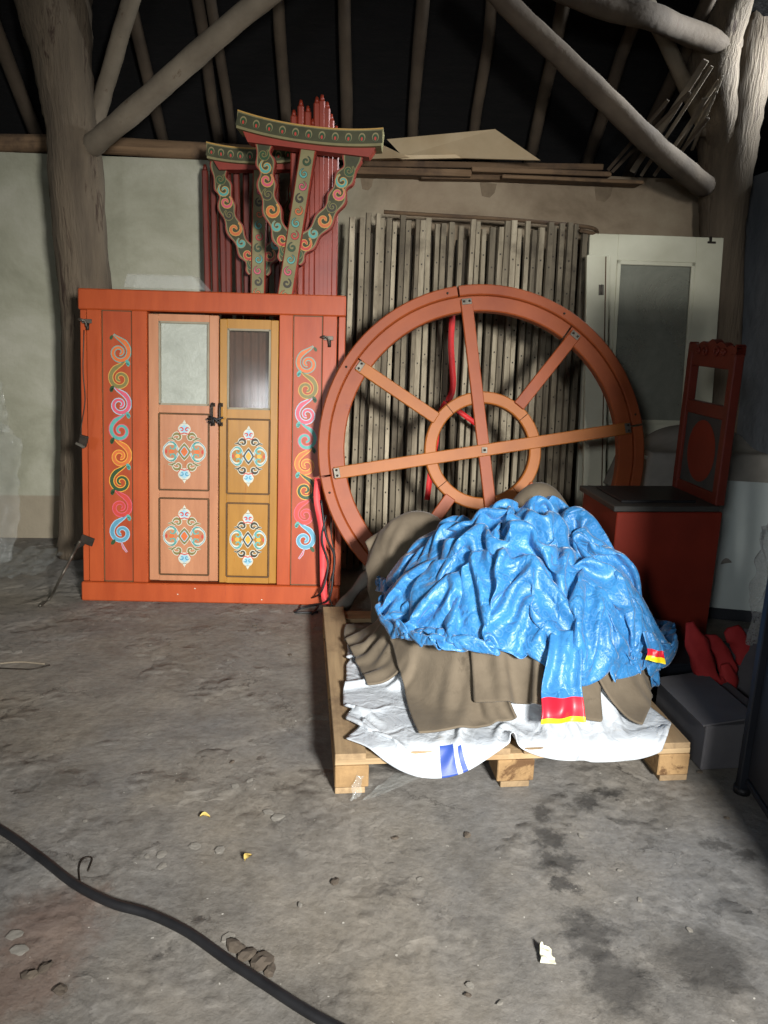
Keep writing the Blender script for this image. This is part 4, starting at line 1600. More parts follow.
canvas(crumple(0.395, 2.60, 0.38, 0.64, 34, (0.80, 0.84), 12, 0.17, 0.055, 25, flap, 0.07, 60, 0.6, 0.03, 0.012, 0.1), 'thick folded brown canvas flap at the left front, over the white tarpaulin')
canvas(crumple(0.71, 2.52, 0.62, 0.50, 34, (0.60, 0.78), -8, 0.15, 0.055, 24, None, 0.06, 60, 0.4, 0.04, 0.010, 1.2), 'crumpled brown canvas at the middle front, behind the hanging blue end')
canvas(crumple(1.02, 2.60, 0.44, 0.44, 28, (0.95, 0.95), -32, 0.3, 0.02, 26, None, 0.05, 60, 0.8, 0.03, 0.010, 0.1), 'flat brown canvas corner poking out at the right front of the heap')

# blue satin heap: a wide sheet dropped on the mound and gathered in from all sides
n = 132
BCX, BCY = 0.75, 2.94
rest = 2.5 / (n - 1)
gx, gy = np.meshgrid(np.linspace(-1, 1, n), np.linspace(-1, 1, n))
rq = np.sqrt(np.maximum(gx ** 2, gy ** 2)) / np.maximum(1e-6, np.sqrt(gx ** 2 + gy ** 2))
bx, by = gx * (0.35 + 0.65 * rq) * 0.68, gy * (0.35 + 0.65 * rq) * 0.58
rg = np.random.default_rng(11)


def wob(x, y, f, k=5):
    o_ = 0
    for _ in range(k):
        a_ = rg.uniform(0, 2 * PI)
        o_ = o_ + np.sin((np.cos(a_) * x + np.sin(a_) * y) * f * rg.uniform(.6, 1.4) + rg.uniform(0, 6.3))
    return o_ / k


an0 = np.arctan2(by / 0.57, bx / 0.66)
rad = np.sqrt((bx / 0.66) ** 2 + (by / 0.57) ** 2)
ph1 = (by - 0.35 * bx ** 2 + 0.05 * np.sin(3.1 * bx + 0.6) + 0.07 * wob(bx, by, 5)) * 2 * PI / 0.15
ph2 = an0 * 13 + 2.2 * wob(bx, by, 5) + 1.5 * rad
ph3 = (bx * 0.8 + by * 0.9 + 0.10 * wob(bx, by, 7)) * 2 * PI / 0.13
edge_ = np.clip((rad - 0.45) / 0.35, 0, 1)
w1 = np.clip(0.9 + 0.9 * wob(bx, by, 4), 0.25, 1.1) * (1 - 0.75 * edge_)
w2 = np.clip(0.85 + 0.8 * wob(bx, by, 5), 0.2, 1.1) * edge_
w3 = np.clip(0.2 + 1.6 * wob(bx, by, 6), 0.0, 1.0)
fold = 0.064 * w1 * np.sin(ph1) + 0.062 * w2 * np.sin(ph2) + 0.028 * w3 * np.sin(ph3)
# folds lean over so that they overlap like dropped cloth
fo = 0.058 * w2 * np.sin(ph2) + 0.03 * w2 * np.cos(ph2)
sx_ = BCX + bx + fo * np.cos(an0) - 0.03 * w2 * np.sin(an0) * np.sin(ph2 * 2 + .8)
sy_ = BCY + by + fo * np.sin(an0) + 0.03 * w2 * np.cos(an0) * np.sin(ph2 * 2 + .8) + 0.035 * w1 * np.sin(ph1 * 2 + 0.8)
hz_, _, _ = heap.sample(np.stack([sx_.ravel(), sy_.ravel(), sx_.ravel()], 1))
P0 = np.stack([sx_, sy_, hz_.reshape(n, n) + 0.11 + fold], -1)


def gather(p, s):
    rx, ry = 0.605, 0.52
    dx_, dy_ = (p[:, 0] - BCX) / rx, (p[:, 1] - BCY) / ry
    an = np.arctan2(dy_, dx_)
    lump = 1 + 0.05 * np.sin(3 * an + 1.0) + 0.04 * np.sin(5 * an + 2.2) + 0.03 * np.sin(8 * an)
    d = (np.abs(dx_) ** 2.3 + np.abs(dy_) ** 2.3) ** (1 / 2.3) / lump
    out = d > 1
    q = np.zeros_like(p)
    home = (P0.reshape(-1, 3) - p)
    home[:, 2] *= 0.4
    f = (1 / np.maximum(d, 1) - 1) * 0.5
    q[:, 0] = (p[:, 0] - BCX) * f
    q[:, 1] = (p[:, 1] - BCY) * f
    m = np.linalg.norm(q, axis=1, keepdims=True)
    q *= np.minimum(1, 0.012 / np.maximum(m, 1e-9))
    # cloth squeezed out below the skirt line is lifted back on to the heap
    skirt = 0.30 + 0.12 * np.clip(np.cos(an - math.radians(205)), 0, 1) - 0.03 * np.sin(4 * an)
    q[:, 2] = np.where(p[:, 2] < skirt, np.minimum(0.004, (skirt - p[:, 2]) * 0.25), 0)
    return q + home * 0.03


BLUE = drape(P0, rest, heap, 60, 7, 0.010, grav=4.0, bend=0.12, fric=0.8, seed=7, selfr=0.024, pull=gather)
BLUE = smooth_grid(BLUE, 1, 0.5)
print('blue bbox', BLUE.reshape(-1, 3).min(0), BLUE.reshape(-1, 3).max(0))


def hem(u, v):
    if v > 0.988:
        return 2
    if v > 0.962:
        return 1
    return 0


bl = cloth_obj('blue_satin_cloth', BLUE, ['blue', 'hemred', 'hemyel'], hem, 0.002)
tag(bl, 'big crumpled heap of sky blue satin cloth with red and yellow hem', 'cloth')


# the bundle showing behind the blue cloth
back = Heap()
back.h = pal_only.copy()
for mx, my, mr, mh in ((0.36, 3.36, 0.27, 0.66), (0.92, 3.40, 0.24, 0.80)):
    e2 = ((X - mx) / mr) ** 2 + ((Y - my) / (mr * 0.7)) ** 2
    back.h = np.maximum(back.h, np.where(e2 < 1, 0.146 + (mh - 0.146) * np.sqrt(np.maximum(0, 1 - e2)), 0))
back.blur(2)
for args, lab in (((0.40, 3.34, 0.80, 0.80, 44, (0.58, 0.46), -4, 0.12, 0.08, 21), 'brown canvas hump behind the upper left of the blue cloth, below the wheel'),
                  ((0.90, 3.38, 0.80, 0.86, 44, (0.50, 0.45), 8, 0.13, 0.08, 22), 'brown canvas peak behind the blue cloth, in front of the lower right of the wheel')):
    Q = smooth_grid(crumple(*args, None, 0.07, 60, 0.4, 0.05, 0.012, 1.2, heap=back), 1, 0.4)
    Q[..., 1] = np.minimum(Q[..., 1], 3.53)
    o = cloth_obj('brown_canvas', Q, ['felt'], None, 0.007)
    tag(o, lab, 'canvas')


def hem_strip(name, pts, w, L, cols_, seed, label):
    """narrow hanging end of the blue cloth with its banded hem; pts = centre line, w = width vector"""
    ps = smooth_path(pts, 8)
    n = 13
    Pg = np.zeros((len(ps), n, 3))
    rg = np.random.default_rng(seed)
    f1, f2 = rg.uniform(0, 6, 2)
    for j, p in enumerate(ps):
        t = j / (len(ps) - 1)
        for i in range(n):
            s_ = i / (n - 1) - 0.5
            q = p + Vector(w) * s_ * (0.75 + 0.25 * t)
            q = q + Vector((0, -1, 0.2)) * (0.012 * math.sin(s_ * 11 + f1 + 2 * t) * (1 - 0.4 * t) + 0.006 * math.sin(t * 9 + f2 + s_ * 4))
            Pg[j, i] = q
    a_, b_ = cols_
    o = cloth_obj(name, Pg, ['blue', 'hemred', 'hemyel'], lambda u, v: 2 if v > b_ else (1 if v > a_ else 0), 0.003, bl)
    o['label'] = label
    return o


hem_strip('hanging_end', [P(566, 630, 2.44), P(564, 655, 2.365), P(561, 685, 2.32), P(563, 708, 2.27), P(563, 723, 2.25)], (0.15, 0.0, 0.008), 0, (0.62, 0.90), 3, 'hanging end with a red and yellow hem')
hem_strip('hem_corner', [P(648, 632, 2.60), P(655, 648, 2.56), P(655, 662, 2.53)], (0.09, 0.03, -0.03), 0, (0.5, 0.75), 4, 'small turned corner with red and yellow hem')

# ------------------------------------------------------------------ white door and boards by the right corner
TL, TRr = P(590, 233, 4.78), P(724, 238, 4.78)
dw = TRr.x - TL.x
dh = 2.05
wd = empty('white_panel_door', ((TL.x + TRr.x) / 2, 4.53, 0.0), (math.radians(-7), 0, 0),
           'cream white door with a large dusty glass pane, leaning in the right corner', 'door')
gx0, gx1 = -dw / 2 + 0.175, dw / 2 - 0.165
gz0, gz1 = 0.93, 1.90
for a, b_ in ((-dw / 2, gx0), (gx1, dw / 2)):
    mb = MB()
    mb.box(((a + b_) / 2, 0.02, dh / 2), (b_ - a, 0.04, dh), 'white_door', bev=0.003)
    mb.build('stile', wd)
for a, b_ in ((gz1, dh), (gz0 - 0.13, gz0), (0, 0.2)):
    mb = MB()
    mb.box(((gx0 + gx1) / 2, 0.02, (a + b_) / 2), (gx1 - gx0, 0.038, b_ - a), 'white_door', bev=0.002)
    mb.build('rail', wd)
mb = MB()
mb.box(((gx0 + gx1) / 2, 0.026, (0.2 + gz0 - 0.13) / 2), (gx1 - gx0, 0.014, gz0 - 0.33), 'white_door')
mb.build('lower_panel', wd)
mb = MB()
mb.box(((gx0 + gx1) / 2, 0.026, (gz0 + gz1) / 2), (gx1 - gx0, 0.005, gz1 - gz0), 'doorglass')
mb.build('glass_pane', wd)
mb = MB()
for x in (gx0 + .012, gx1 - .012):
    mb.box((x, 0.005, (gz0 + gz1) / 2), (0.024, 0.014, gz1 - gz0), 'white_door', bev=0.004)
for z in (gz0 + .012, gz1 - .012):
    mb.box(((gx0 + gx1) / 2, 0.005, z), (gx1 - gx0, 0.014, 0.024), 'white_door', bev=0.004)
mb.build('glazing_bead', wd)
mb = MB()
mb.box((dw / 2 - 0.075, -0.002, dh - 0.03), (0.05, 0.006, 0.012), 'iron')
mb.box((dw / 2 - 0.085, -0.006, dh - 0.015), (0.012, 0.014, 0.035), 'iron')
mb.build('door_catch', wd)

a, b_ = P(597, 258, 4.66), P(617, 258, 4.66)
nb = empty('narrow_white_board', ((a.x + b_.x) / 2 + 0.01, 4.40, 0), (math.radians(-7.5), math.radians(-2), 0),
           'narrow cream white board with a small hinge, before the left side of the white door', 'board')
mb = MB()
mb.box((0, 0.015, 0.96), (0.135, 0.028, 1.92), 'white_door', bev=0.003)
mb.box((0.045, -0.001, 0.96), (0.006, 0.004, 1.90), 'groove')
mb.build('plank', nb)
mb = MB()
mb.box((0.02, -0.003, 1.72), (0.03, 0.005, 0.06), 'metal', bev=0.001)
mb.tube([(0.02, -0.008, 1.69), (0.02, -0.008, 1.75)], 0.005, 'metal', 8)
mb.build('hinge', nb)

# ------------------------------------------------------------------ red chest seat with carved back
CZ = 0.73
FR, FL, LL = G(716, 503, CZ), G(618, 506, CZ), G(592, 484, CZ)
ax = (FR - FL); ax.z = 0
cw = ax.length
ang = math.atan2(ax.y, ax.x) - math.radians(7)
dp = 0.42
ch = empty('red_chest_seat', (FL.x, FL.y, 0), (0, 0, ang), 'dim red wooden chest seat with dark lid and tall carved backrest', 'chest')
print('chest', FL, cw, math.degrees(ang), (LL - FL))
mb = MB()
mb.box((cw / 2, dp / 2, (CZ - 0.03) / 2 + 0.03), (cw, dp, CZ - 0.09), 'chestred', bev=0.004)
mb.build('chest_body', ch)
mb = MB()
mb.box((cw / 2, dp / 2, 0.03), (cw - 0.03, dp - 0.03, 0.06), 'dred', bev=0.003)
mb.build('plinth', ch)
M['lid'] = mottled('dark_grey_lid', (50, 50, 48), (66, 64, 60), 6, 0.55, bmp=0.1)
mb = MB()
mb.box((cw / 2 - 0.02, dp / 2, CZ - 0.012), (cw + 0.0, dp + 0.02, 0.026), 'lid', bev=0.004)
ld = mb.build('seat_lid', ch)
ld['label'] = 'dark grey seat lid'
mb = MB()
mb.box((cw / 2 - 0.03, dp / 2, CZ + 0.006), (cw - 0.14, dp - 0.12, 0.012), 'black', bev=0.003)
mb.build('seat_pad', ld)
# backrest stands along the right side
BT = 1.40
bk = [(cw - 0.018, 0.022), (cw - 0.018, dp - 0.022)]
for x, y in bk:
    mb = MB()
    mb.box((x, y, (CZ + BT) / 2), (0.045, 0.045, BT - CZ), 'dred', bev=0.005)
    mb.build('back_post', ch)
for z0, z1 in ((BT - 0.07, BT + 0.0), (1.11, 1.17), (CZ, CZ + 0.05)):
    mb = MB()
    mb.box((cw - 0.018, dp / 2, (z0 + z1) / 2), (0.035, dp - 0.085, z1 - z0), 'dred', bev=0.003)
    mb.build('back_rail', ch)
mb = MB()
M['bluegrey'] = mottled('blue_grey_border_paint', (50, 58, 60), (70, 78, 76), 8, 0.6, bmp=0.1)
x = cw - 0.022
mb.box((cw - 0.016, dp / 2, (CZ + 0.05 + 1.11) / 2), (0.018, dp - 0.085, 1.11 - CZ - 0.05), 'bluegrey')
vs = []
for k in range(28):
    a = 2 * PI * k / 28
    vs.append((cw - 0.0265, dp / 2 + (dp / 2 - 0.085) * math.cos(a), (CZ + 0.05 + 1.11) / 2 + 0.145 * math.sin(a)))
mb.add(vs, [tuple(range(27, -1, -1))], 'chestred')
bp = mb.build('back_panel', ch)
bp['label'] = 'blue-grey backrest panel with a red oval'
# carved cresting
mb = MB()
nn = 40
pr_ = []
for k in range(nn + 1):
    t = k / nn
    y = dp * t
    u_ = abs(t - 0.5) * 2
    z = BT + 0.012 + 0.028 * (1 - u_) + 0.016 * abs(math.sin(t * PI * 5)) + (0.02 if u_ > .9 else 0)
    pr_.append((y, z))
vs = [(cw - 0.038, y, BT - 0.01) for y, z in pr_] + [(cw - 0.038, y, z) for y, z in pr_] + [(cw + 0.004, y, BT - 0.01) for y, z in pr_] + [(cw + 0.004, y, z) for y, z in pr_]
m_ = nn + 1
fs = []
for i in range(nn):
    fs += [(i, m_ + i, m_ + i + 1, i + 1), (2 * m_ + i, 2 * m_ + i + 1, 3 * m_ + i + 1, 3 * m_ + i), (m_ + i, 3 * m_ + i, 3 * m_ + i + 1, m_ + i + 1)]
mb.add(vs, fs, 'dred')
for s_ in (-1, 1):
    for r0, yy in ((0.026, 0.05), (0.018, 0.11)):
        pts = []
        for k in range(14):
            a = 1.2 * 2 * PI * k / 13
            r = r0 * (1 - 0.75 * k / 13)
            pts.append((cw - 0.042, dp / 2 + s_ * (yy + r * math.cos(a)), BT - 0.01 + r * math.sin(a) + 0.01))
        mb.tube(pts, 0.006, 'dred', 6)
mb.build('carved_crest', ch)

# ------------------------------------------------------------------ white cabinet under a grey cloth, leaning white board
cab = empty('white_cabinet', (2.02, 4.28, 0), (0, 0, 0), 'low white cabinet under the grey cloth, behind the red chest seat', 'cabinet')
mb = MB()
mb.box((0, 0, 0.42), (0.70, 0.46, 0.80), 'white_gloss', bev=0.004)
mb.build('body', cab)
for x in (-0.175, 0.175):
    mb = MB()
    mb.box((x, -0.24, 0.44), (0.342, 0.018, 0.74), 'white_gloss', bev=0.003)
    d_ = mb.build('cabinet_door', cab)
    mb = MB()
    mb.tube([(x - 0.12 * (1 if x > 0 else -1), -0.262, 0.60), (x - 0.12 * (1 if x > 0 else -1), -0.262, 0.72)], 0.006, 'metal', 8)
    mb.build('handle', d_)
mb = MB()
mb.box((0, 0, 0.01), (0.66, 0.40, 0.02), 'blackpaint')
mb.build('plinth', cab)
heap2 = Heap(0.9, 3.2)
hx, hy = heap2.X, heap2.Y
heap2.h[(abs(hx - 2.02) < 0.36) & (abs(hy - 4.27) < 0.27)] = 0.835
lump = ((hx - 2.05) / 0.30) ** 2 + ((hy - 4.3) / 0.2) ** 2
heap2.h = np.maximum(heap2.h, np.where(lump < 1, 0.835 + 0.12 * np.sqrt(np.maximum(0, 1 - lump)), 0))
heap2.blur(1)
GC = crumple(1.98, 4.10, 1.0, 1.0, 46, (0.92, 0.88), 4, 0.22, 0.03, 41, None, 0.05, 80, 0.4, 0.02, 0.01, 1.0, heap=heap2)
GC[..., 0] = np.minimum(GC[..., 0], RX - 0.02)
o = cloth_obj('grey_cloth', GC, ['greycloth'], None, 0.006)
tag(o, 'rumpled grey cloth thrown over the white cabinet behind the red chest seat', 'cloth')

wb = empty('white_laminate_board', (2.12, 3.72, 0.0), (math.radians(-10), 0, math.radians(-14)),
           'plain white laminated board leaning on the cabinet, right of the red chest seat', 'board')
mb = MB()
mb.box((0, 0.009, 0.40), (0.56, 0.018, 0.68), 'white_gloss', bev=0.001)
mb.build('panel', wb)
mb = MB()
mb.box((0, 0.012, 0.03), (0.54, 0.03, 0.06), 'blackpaint', bev=0.002)  # black strip standing in for the darkness under the board
mb.build('under_shade_strip', wb)

# ------------------------------------------------------------------ black rack at the right edge
rk = empty('black_metal_rack', (1.575, 1.72, 0), (0, 0, math.radians(-8)), 'black metal rack cut off by the right edge, its unseen upper part added to cast shade', 'rack')  # unseen height built up to shade the chest and the wheel's right side
for x in (-0.28, 0.28):
    for y in (-0.45, 0.45):
        mb = MB()
        mb.box((x, y, 0.95), (0.035, 0.035, 1.9), 'blackpaint', bev=0.003)
        mb.tube([(x, y, 0), (x, y, 0.02)], 0.028, 'black', 12)
        mb.build('upright', rk)
for z in (0.05, 0.55, 0.85, 1.35, 1.88):
    mb = MB()
    mb.box((0, 0, z), (0.56, 0.92, 0.022), 'blackpaint', bev=0.003)
    mb.build('shelf', rk)
mb = MB()
mb.box((-0.272, 0.0, 0.97), (0.008, 0.88, 1.80), 'blackpaint')
mb.build('side_sheet', rk)
for k, (x, y, z, s_, lab) in enumerate(((-0.10, -0.08, 0.061, (0.32, 0.5, 0.32), 'pale box on the bottom shelf of the black rack'), (0.0, 0.0, 0.861, (0.48, 0.8, 0.42), 'unseen box added on the middle shelf of the black rack to cast shade'), (0.0, 0.0, 1.361, (0.48, 0.8, 0.42), 'unseen box added on the upper shelf of the black rack to cast shade'))):  # middle and upper boxes are unseen, put there to block light
    R8 = Matrix.Rotation(math.radians(-8), 3, 'Z')
    p = Vector((1.575, 1.72, 0)) + R8 @ Vector((x, y, z))
    bx_ = empty('box_or_shade_block', p, (0, 0, math.radians(-8)), lab, 'box')
    mb = MB()
    mb.box((0, 0, s_[2] / 2), s_, 'white_gloss' if k == 0 else 'card', bev=0.004)
    mb.build('carton', bx_)
    mb = MB()
    mb.box((0, 0, s_[2] + 0.0006), (0.05, s_[1], 0.001), 'ply')
    mb.box((0, -s_[1] / 2 - 0.0006, s_[2] - 0.04), (0.05, 0.001, 0.08), 'ply')
    mb.build('packing_tape', bx_)

# grey cartons and the red bands between pallet and rack
b1 = empty('grey_carton', (1.40, 2.52, 0), (0, 0, math.radians(4)), 'grey cardboard carton on the floor between the pallet and the black rack', 'box')
mb = MB()
mb.box((0, 0, 0.085), (0.27, 0.36, 0.17), 'card', bev=0.004)
mb.build('carton', b1)
mb = MB()
mb.box((-0.05, 0.0, 0.185), (0.20, 0.36, 0.006), 'card', Euler((0, -0.12, 0)).to_matrix())
mb.build('flap', b1)
b2 = empty('grey_board', (1.56, 2.66, 0.0), (math.radians(-14), math.radians(28), math.radians(10)), 'thin pale-edged grey board tilted behind the grey carton', 'board')
mb = MB()
mb.box((0, 0, 0.20), (0.008, 0.30, 0.36), 'card')
mb.box((-0.001, -0.151, 0.20), (0.010, 0.004, 0.36), 'white_gloss')
mb.build('sheet', b2)
mb = MB()
mb.box((1.55, 2.99, 0.075), (0.44, 0.22, 0.13), 'blackpaint', bev=0.01)  # invented block, dark to stand in for the black shade here
mb.box((1.55, 2.99, 0.145), (0.46, 0.24, 0.012), 'blackpaint', bev=0.004)
tag(mb.build('shade_filler'), 'low dark crate added for the black shade behind the red fabric rolls', 'filler')


def band(pts, w, seed, label):
    rg = random.Random(seed)
    ps = smooth_path(pts, 9)
    m_ = MB()
    n = 14
    vs, fs = [], []
    for j, p in enumerate(ps):
        t = (ps[min(j + 1, len(ps) - 1)] - ps[max(j - 1, 0)]).normalized()
        s_ = t.cross(Vector((0, -1, 0.15))).normalized()
        b_ = t.cross(s_).normalized()
        e = min(1, 0.35 + 2.2 * min(j, len(ps) - 1 - j) / len(ps) * 2)
        for k in range(n):
            a = 2 * PI * k / n
            q = 1 + 0.16 * math.sin(3 * a + j * 0.3 + seed) + 0.08 * math.sin(5 * a - j * 0.5)
            vs.append(p + s_ * math.cos(a) * w / 2 * e * q + b_ * math.sin(a) * w * 0.22 * e * q)
    for j in range(len(ps) - 1):
        for k in range(n):
            fs.append((j * n + k, j * n + (k + 1) % n, (j + 1) * n + (k + 1) % n, (j + 1) * n + k))
    fs += [tuple(range(n - 1, -1, -1)), tuple((len(ps) - 1) * n + k for k in range(n))]
    m_.add(vs, fs, 'redcloth', True)
    tag(m_.build('red_fabric_roll'), label, 'fabric roll')


band([P(690, 622, 2.72), P(697, 648, 2.70), P(706, 672, 2.68), P(716, 688, 2.66), P(728, 684, 2.68), P(724, 664, 2.70)], 0.085, 1, 'red fabric roll looping down nearest the blue heap, in the shadow')
band([P(704, 636, 2.80), P(716, 648, 2.79), P(726, 662, 2.77), P(732, 680, 2.74)], 0.07, 2, 'red fabric roll curving down in the middle of the shadowed corner')
band([P(726, 630, 2.84), P(738, 640, 2.83), P(746, 656, 2.81), P(742, 672, 2.80)], 0.08, 3, 'red fabric roll farthest right, beside the bubble wrap')


def film_sheet(name, corners, nu, nv, amp, seed, mat, label, cat, th=0.0, bulge=0.0):
    """crumpled film between four corners (bl, br, tr, tl)"""
    rg = np.random.default_rng(seed)
    A, B, C_, D = [np.array(c) for c in corners]
    U, V = np.meshgrid(np.linspace(0, 1, nu), np.linspace(0, 1, nv))
    base = (A[None, None] * ((1 - U) * (1 - V))[..., None] + B * (U * (1 - V))[..., None] + C_ * (U * V)[..., None] + D * ((1 - U) * V)[..., None])
    nrm = np.cross(B - A, D - A)
    nrm = nrm / np.linalg.norm(nrm)
    dsp = np.zeros_like(U)
    for k in range(12):
        a = rg.uniform(0, 2 * PI)
        f = rg.uniform(4, 26)
        dsp += (1 - np.abs(np.sin((np.cos(a) * U + np.sin(a) * V) * f + rg.uniform(0, 6))) * 2) * amp / (1 + f * 0.12)
    dsp += bulge * np.sin(U * PI) * np.sin(V * PI)
    Pg = base + nrm * dsp[..., None] + (B - A) * (0.05 * np.sin(V * 7 + seed) * np.abs(U - .5))[..., None]
    Pg[..., 2] = np.maximum(Pg[..., 2], 0.006)
    m = M[mat]
    o = cloth_obj(name, Pg, [mat], None, th, None, 1)
    tag(o, label, cat)
    return o


M['bubble'] = glassmat('bubble_wrap_film', (176, 176, 172), 0.5, 0.25, 0.8, 60)
film_sheet('bubble_wrap', [P(742, 645, 2.75), P(775, 640, 2.6), P(780, 500, 2.75), P(757, 530, 2.85)], 26, 30, 0.018, 4, 'bubble', 'crumpled bubble wrap hanging at the right edge above the black rack', 'bubble wrap', 0, -0.05)
film_sheet('plastic_film', [G(-30, 574, .004), G(16, 562, .004), P(26, 440, 4.75), P(-30, 400, 4.7)], 26, 36, 0.02, 5, 'film', 'clear crumpled plastic film standing at the left edge, against the pale wall', 'plastic film', 0, -0.16)
film_sheet('plastic_film', [P(-25, 430, 4.45), P(9, 430, 4.5), P(2, 380, 4.6), P(-25, 370, 4.6)], 16, 16, 0.02, 6, 'film', 'small upper bunch of clear plastic film at the left edge', 'plastic film', 0, -0.06)
film_sheet('plastic_film', [P(-20, 580, 4.2), P(38, 572, 4.3), P(70, 546, 4.75), P(8, 545, 4.8)], 20, 14, 0.012, 7, 'film', 'flat scrap of clear film lying on the floor left of the door frame', 'plastic film', 0)
film_sheet('plastic_strip', [G(352, 802, .01), G(362, 796, .01), P(368, 764, 2.235), P(360, 762, 2.225)], 10, 16, 0.006, 8, 'film', 'torn clear plastic strip hanging from the front left corner of the pallet', 'plastic strip', 0)
film_sheet('plastic_strip', [G(362, 800, .008), G(380, 795, .008), G(432, 772, .008), G(395, 772, .008)], 18, 12, 0.006, 9, 'film', 'clear plastic strip trailing on the concrete under the pallet front', 'plastic strip', 0)

# clear plastic tray lying on top of the door frame
tr = MB()
a, b_ = P(136, 291, 4.34), P(212, 293, 4.34)
vs, fs = [], []
L_ = b_.x - a.x
ring = [(0, 0, 0), (L_, 0, 0), (L_, 0.22, 0), (0, 0.22, 0)]
up = [(0.02, 0.01, 0.065), (L_ - 0.06, 0.01, 0.065), (L_ - 0.06, 0.20, 0.065), (0.02, 0.20, 0.065)]
zz = 1.625
tr.add([(a.x + p[0], 4.10 + p[1], zz + p[2]) for p in ring + up], [(0, 1, 5, 4), (1, 2, 6, 5), (2, 3, 7, 6), (3, 0, 4, 7), (4, 5, 6, 7)], 'film2' if 'film2' in M else 'film')
tag(tr.build('clear_plastic_tray'), 'upturned clear plastic tray resting on top of the orange door frame', 'tray')

# ------------------------------------------------------------------ boards and planks stacked on the wall head


def sheet(name, cs, th, mat, label, cat, group=None):
    m_ = MB()
    cs = [Vector(c) for c in cs]
    n = (cs[1] - cs[0]).cross(cs[3] - cs[0]).normalized() * th
    vs = cs + [c + n for c in cs]
    m_.add(vs, [(3, 2, 1, 0), (4, 5, 6, 7), (0, 1, 5, 4), (1, 2, 6, 5), (2, 3, 7, 6), (3, 0, 4, 7)], mat)
    o = m_.build(name)
    tag(o, label, cat, group)
    return o


sheet('pale_board', [P(404, 157, 5.15), P(541, 161, 4.78), P(496, 130, 4.78), P(388, 140, 5.2)], 0.02, 'ply', 'larger pale board tilted on top of the wall, its light edge pointing right', 'board')
sheet('pale_board', [P(340, 160, 5.0), P(410, 158, 4.85), P(364, 136, 4.8), P(335, 140, 5.0)], 0.02, 'ply', 'smaller pale board just right of the green and gold capital beam', 'board')
sheet('pale_batten', [P(360, 161, 5.0), P(514, 158, 5.0), P(514, 154.5, 5.0), P(360, 157, 5.0)], 0.03, 'ply', 'thin pale batten under the tilted pale boards on top of the wall', 'batten')
pl = [(345, 165, 600, 169, 5.08, 0.035, 'topmost dark plank of the stack on the wall head'), (350, 172, 470, 175, 5.06, 0.04, 'short reddish brown plank at the left of the stack on the wall head'),
      (470, 171, 608, 176, 5.04, 0.028, 'dark plank with a splintered end, right of the stack on the wall head'), (500, 178, 640, 184, 5.05, 0.022, 'lowest thin dark plank reaching toward the right post'), (420, 178, 560, 180, 5.12, 0.03, 'dark plank lying low in the middle of the stack on the wall head')]
for u0, v0, u1, v1, yy, t_, lab in pl:
    mb = MB()
    a, b_ = P(u0, v0, yy), P(u1, v1, yy)
    mb.bar(a, b_, 0.14, t_, 'plank', 0.004)
    tag(mb.build('old_plank'), lab, 'plank')

# ------------------------------------------------------------------ cords, cables and ribbons
mb = MB()
hp = [(-60, 795), (0, 829), (40, 857), (75, 884), (112, 903), (150, 914), (188, 932), (228, 960), (265, 984), (305, 1010), (345, 1032), (400, 1060)]
pts = smooth_path([G(u, v, 0.013) for u, v in hp], 8)
mb.tube(pts, 0.0125, 'black', 14)
tag(mb.build('black_hose'), 'thick black rubber hose curving across the concrete at the lower left', 'hose')


def cable(name, pts, r, mat, label, cat, n=8):
    m_ = MB()
    m_.tube(smooth_path(pts, 8), r, mat, n)
    return tag(m_.build(name), label, cat)


fy = 3.86
cable('black_cable', [P(321, 500, fy + .03), P(326, 535, fy), P(334, 555, fy), P(333, 575, fy - .02), P(328, 600, fy - .05), G(308, 606, .006), G(295, 612, .006), G(318, 612, .006)], 0.006, 'black', 'black cable hanging down the right panel of the door frame to the floor', 'cable')
cable('black_cable', [P(326, 515, fy + .02), P(322, 540, fy - .01), P(328, 565, fy - .02), P(321, 592, fy - .06), G(306, 600, .006), G(300, 608, .006), G(318, 605, .006), G(312, 614, .006)], 0.005, 'black', 'second black cable looping at the foot of the door frame', 'cable')
cable('grey_wire', [P(333, 490, fy + .03), P(331, 530, fy + .01), P(335, 560, fy), P(329, 590, fy - .03), G(336, 612, .01), G(350, 606, .01)], 0.004, 'iron', 'thin dark wire hanging between the door frame and the wheel', 'wire')
cable('thin_string', [P(84, 330, 4.0), P(83, 370, 3.97), P(85, 400, 3.97), P(81, 430, 3.96), P(84, 445, 3.96)], 0.003, 'iron', 'thin dark string hanging on the left edge of the door frame', 'string')
mb = MB()
c_ = P(83, 441, 3.95)
mb.box(c_, (0.045, 0.02, 0.06), 'iron', Euler((0.2, 0.3, 0.2)).to_matrix(), bev=0.006)
mb.box(c_ + Vector((-.012, -.012, -.02)), (0.05, 0.012, 0.014), 'metal', Euler((0, 0.5, 0)).to_matrix(), bev=0.003)
tag(mb.build('padlock'), 'small dark padlock hanging on the left edge of the door frame', 'padlock')
cable('bent_strap', [P(80, 541, 3.90), P(72, 556, 3.93), P(62, 575, 3.85), G(50, 598, .01), G(40, 606, .008), G(44, 602, .008)], 0.007, 'metal', 'bent grey strap trailing from the low hinge to the floor, left of the door frame', 'strap')
mb = MB()
ribbon(mb, [P(318, 478, 3.93), P(317, 500, 3.90), P(322, 530, 3.87), P(323, 560, 3.86), P(324, 592, 3.84), P(326, 604, 3.82)], 0.034, 'pink_ribbon')
o = mb.build('pink_ribbon')
sl_ = o.modifiers.new('thickness', 'SOLIDIFY'); sl_.thickness = 0.0015
tag(o, 'pinkish red ribbon hanging down the right side panel of the door frame', 'ribbon')

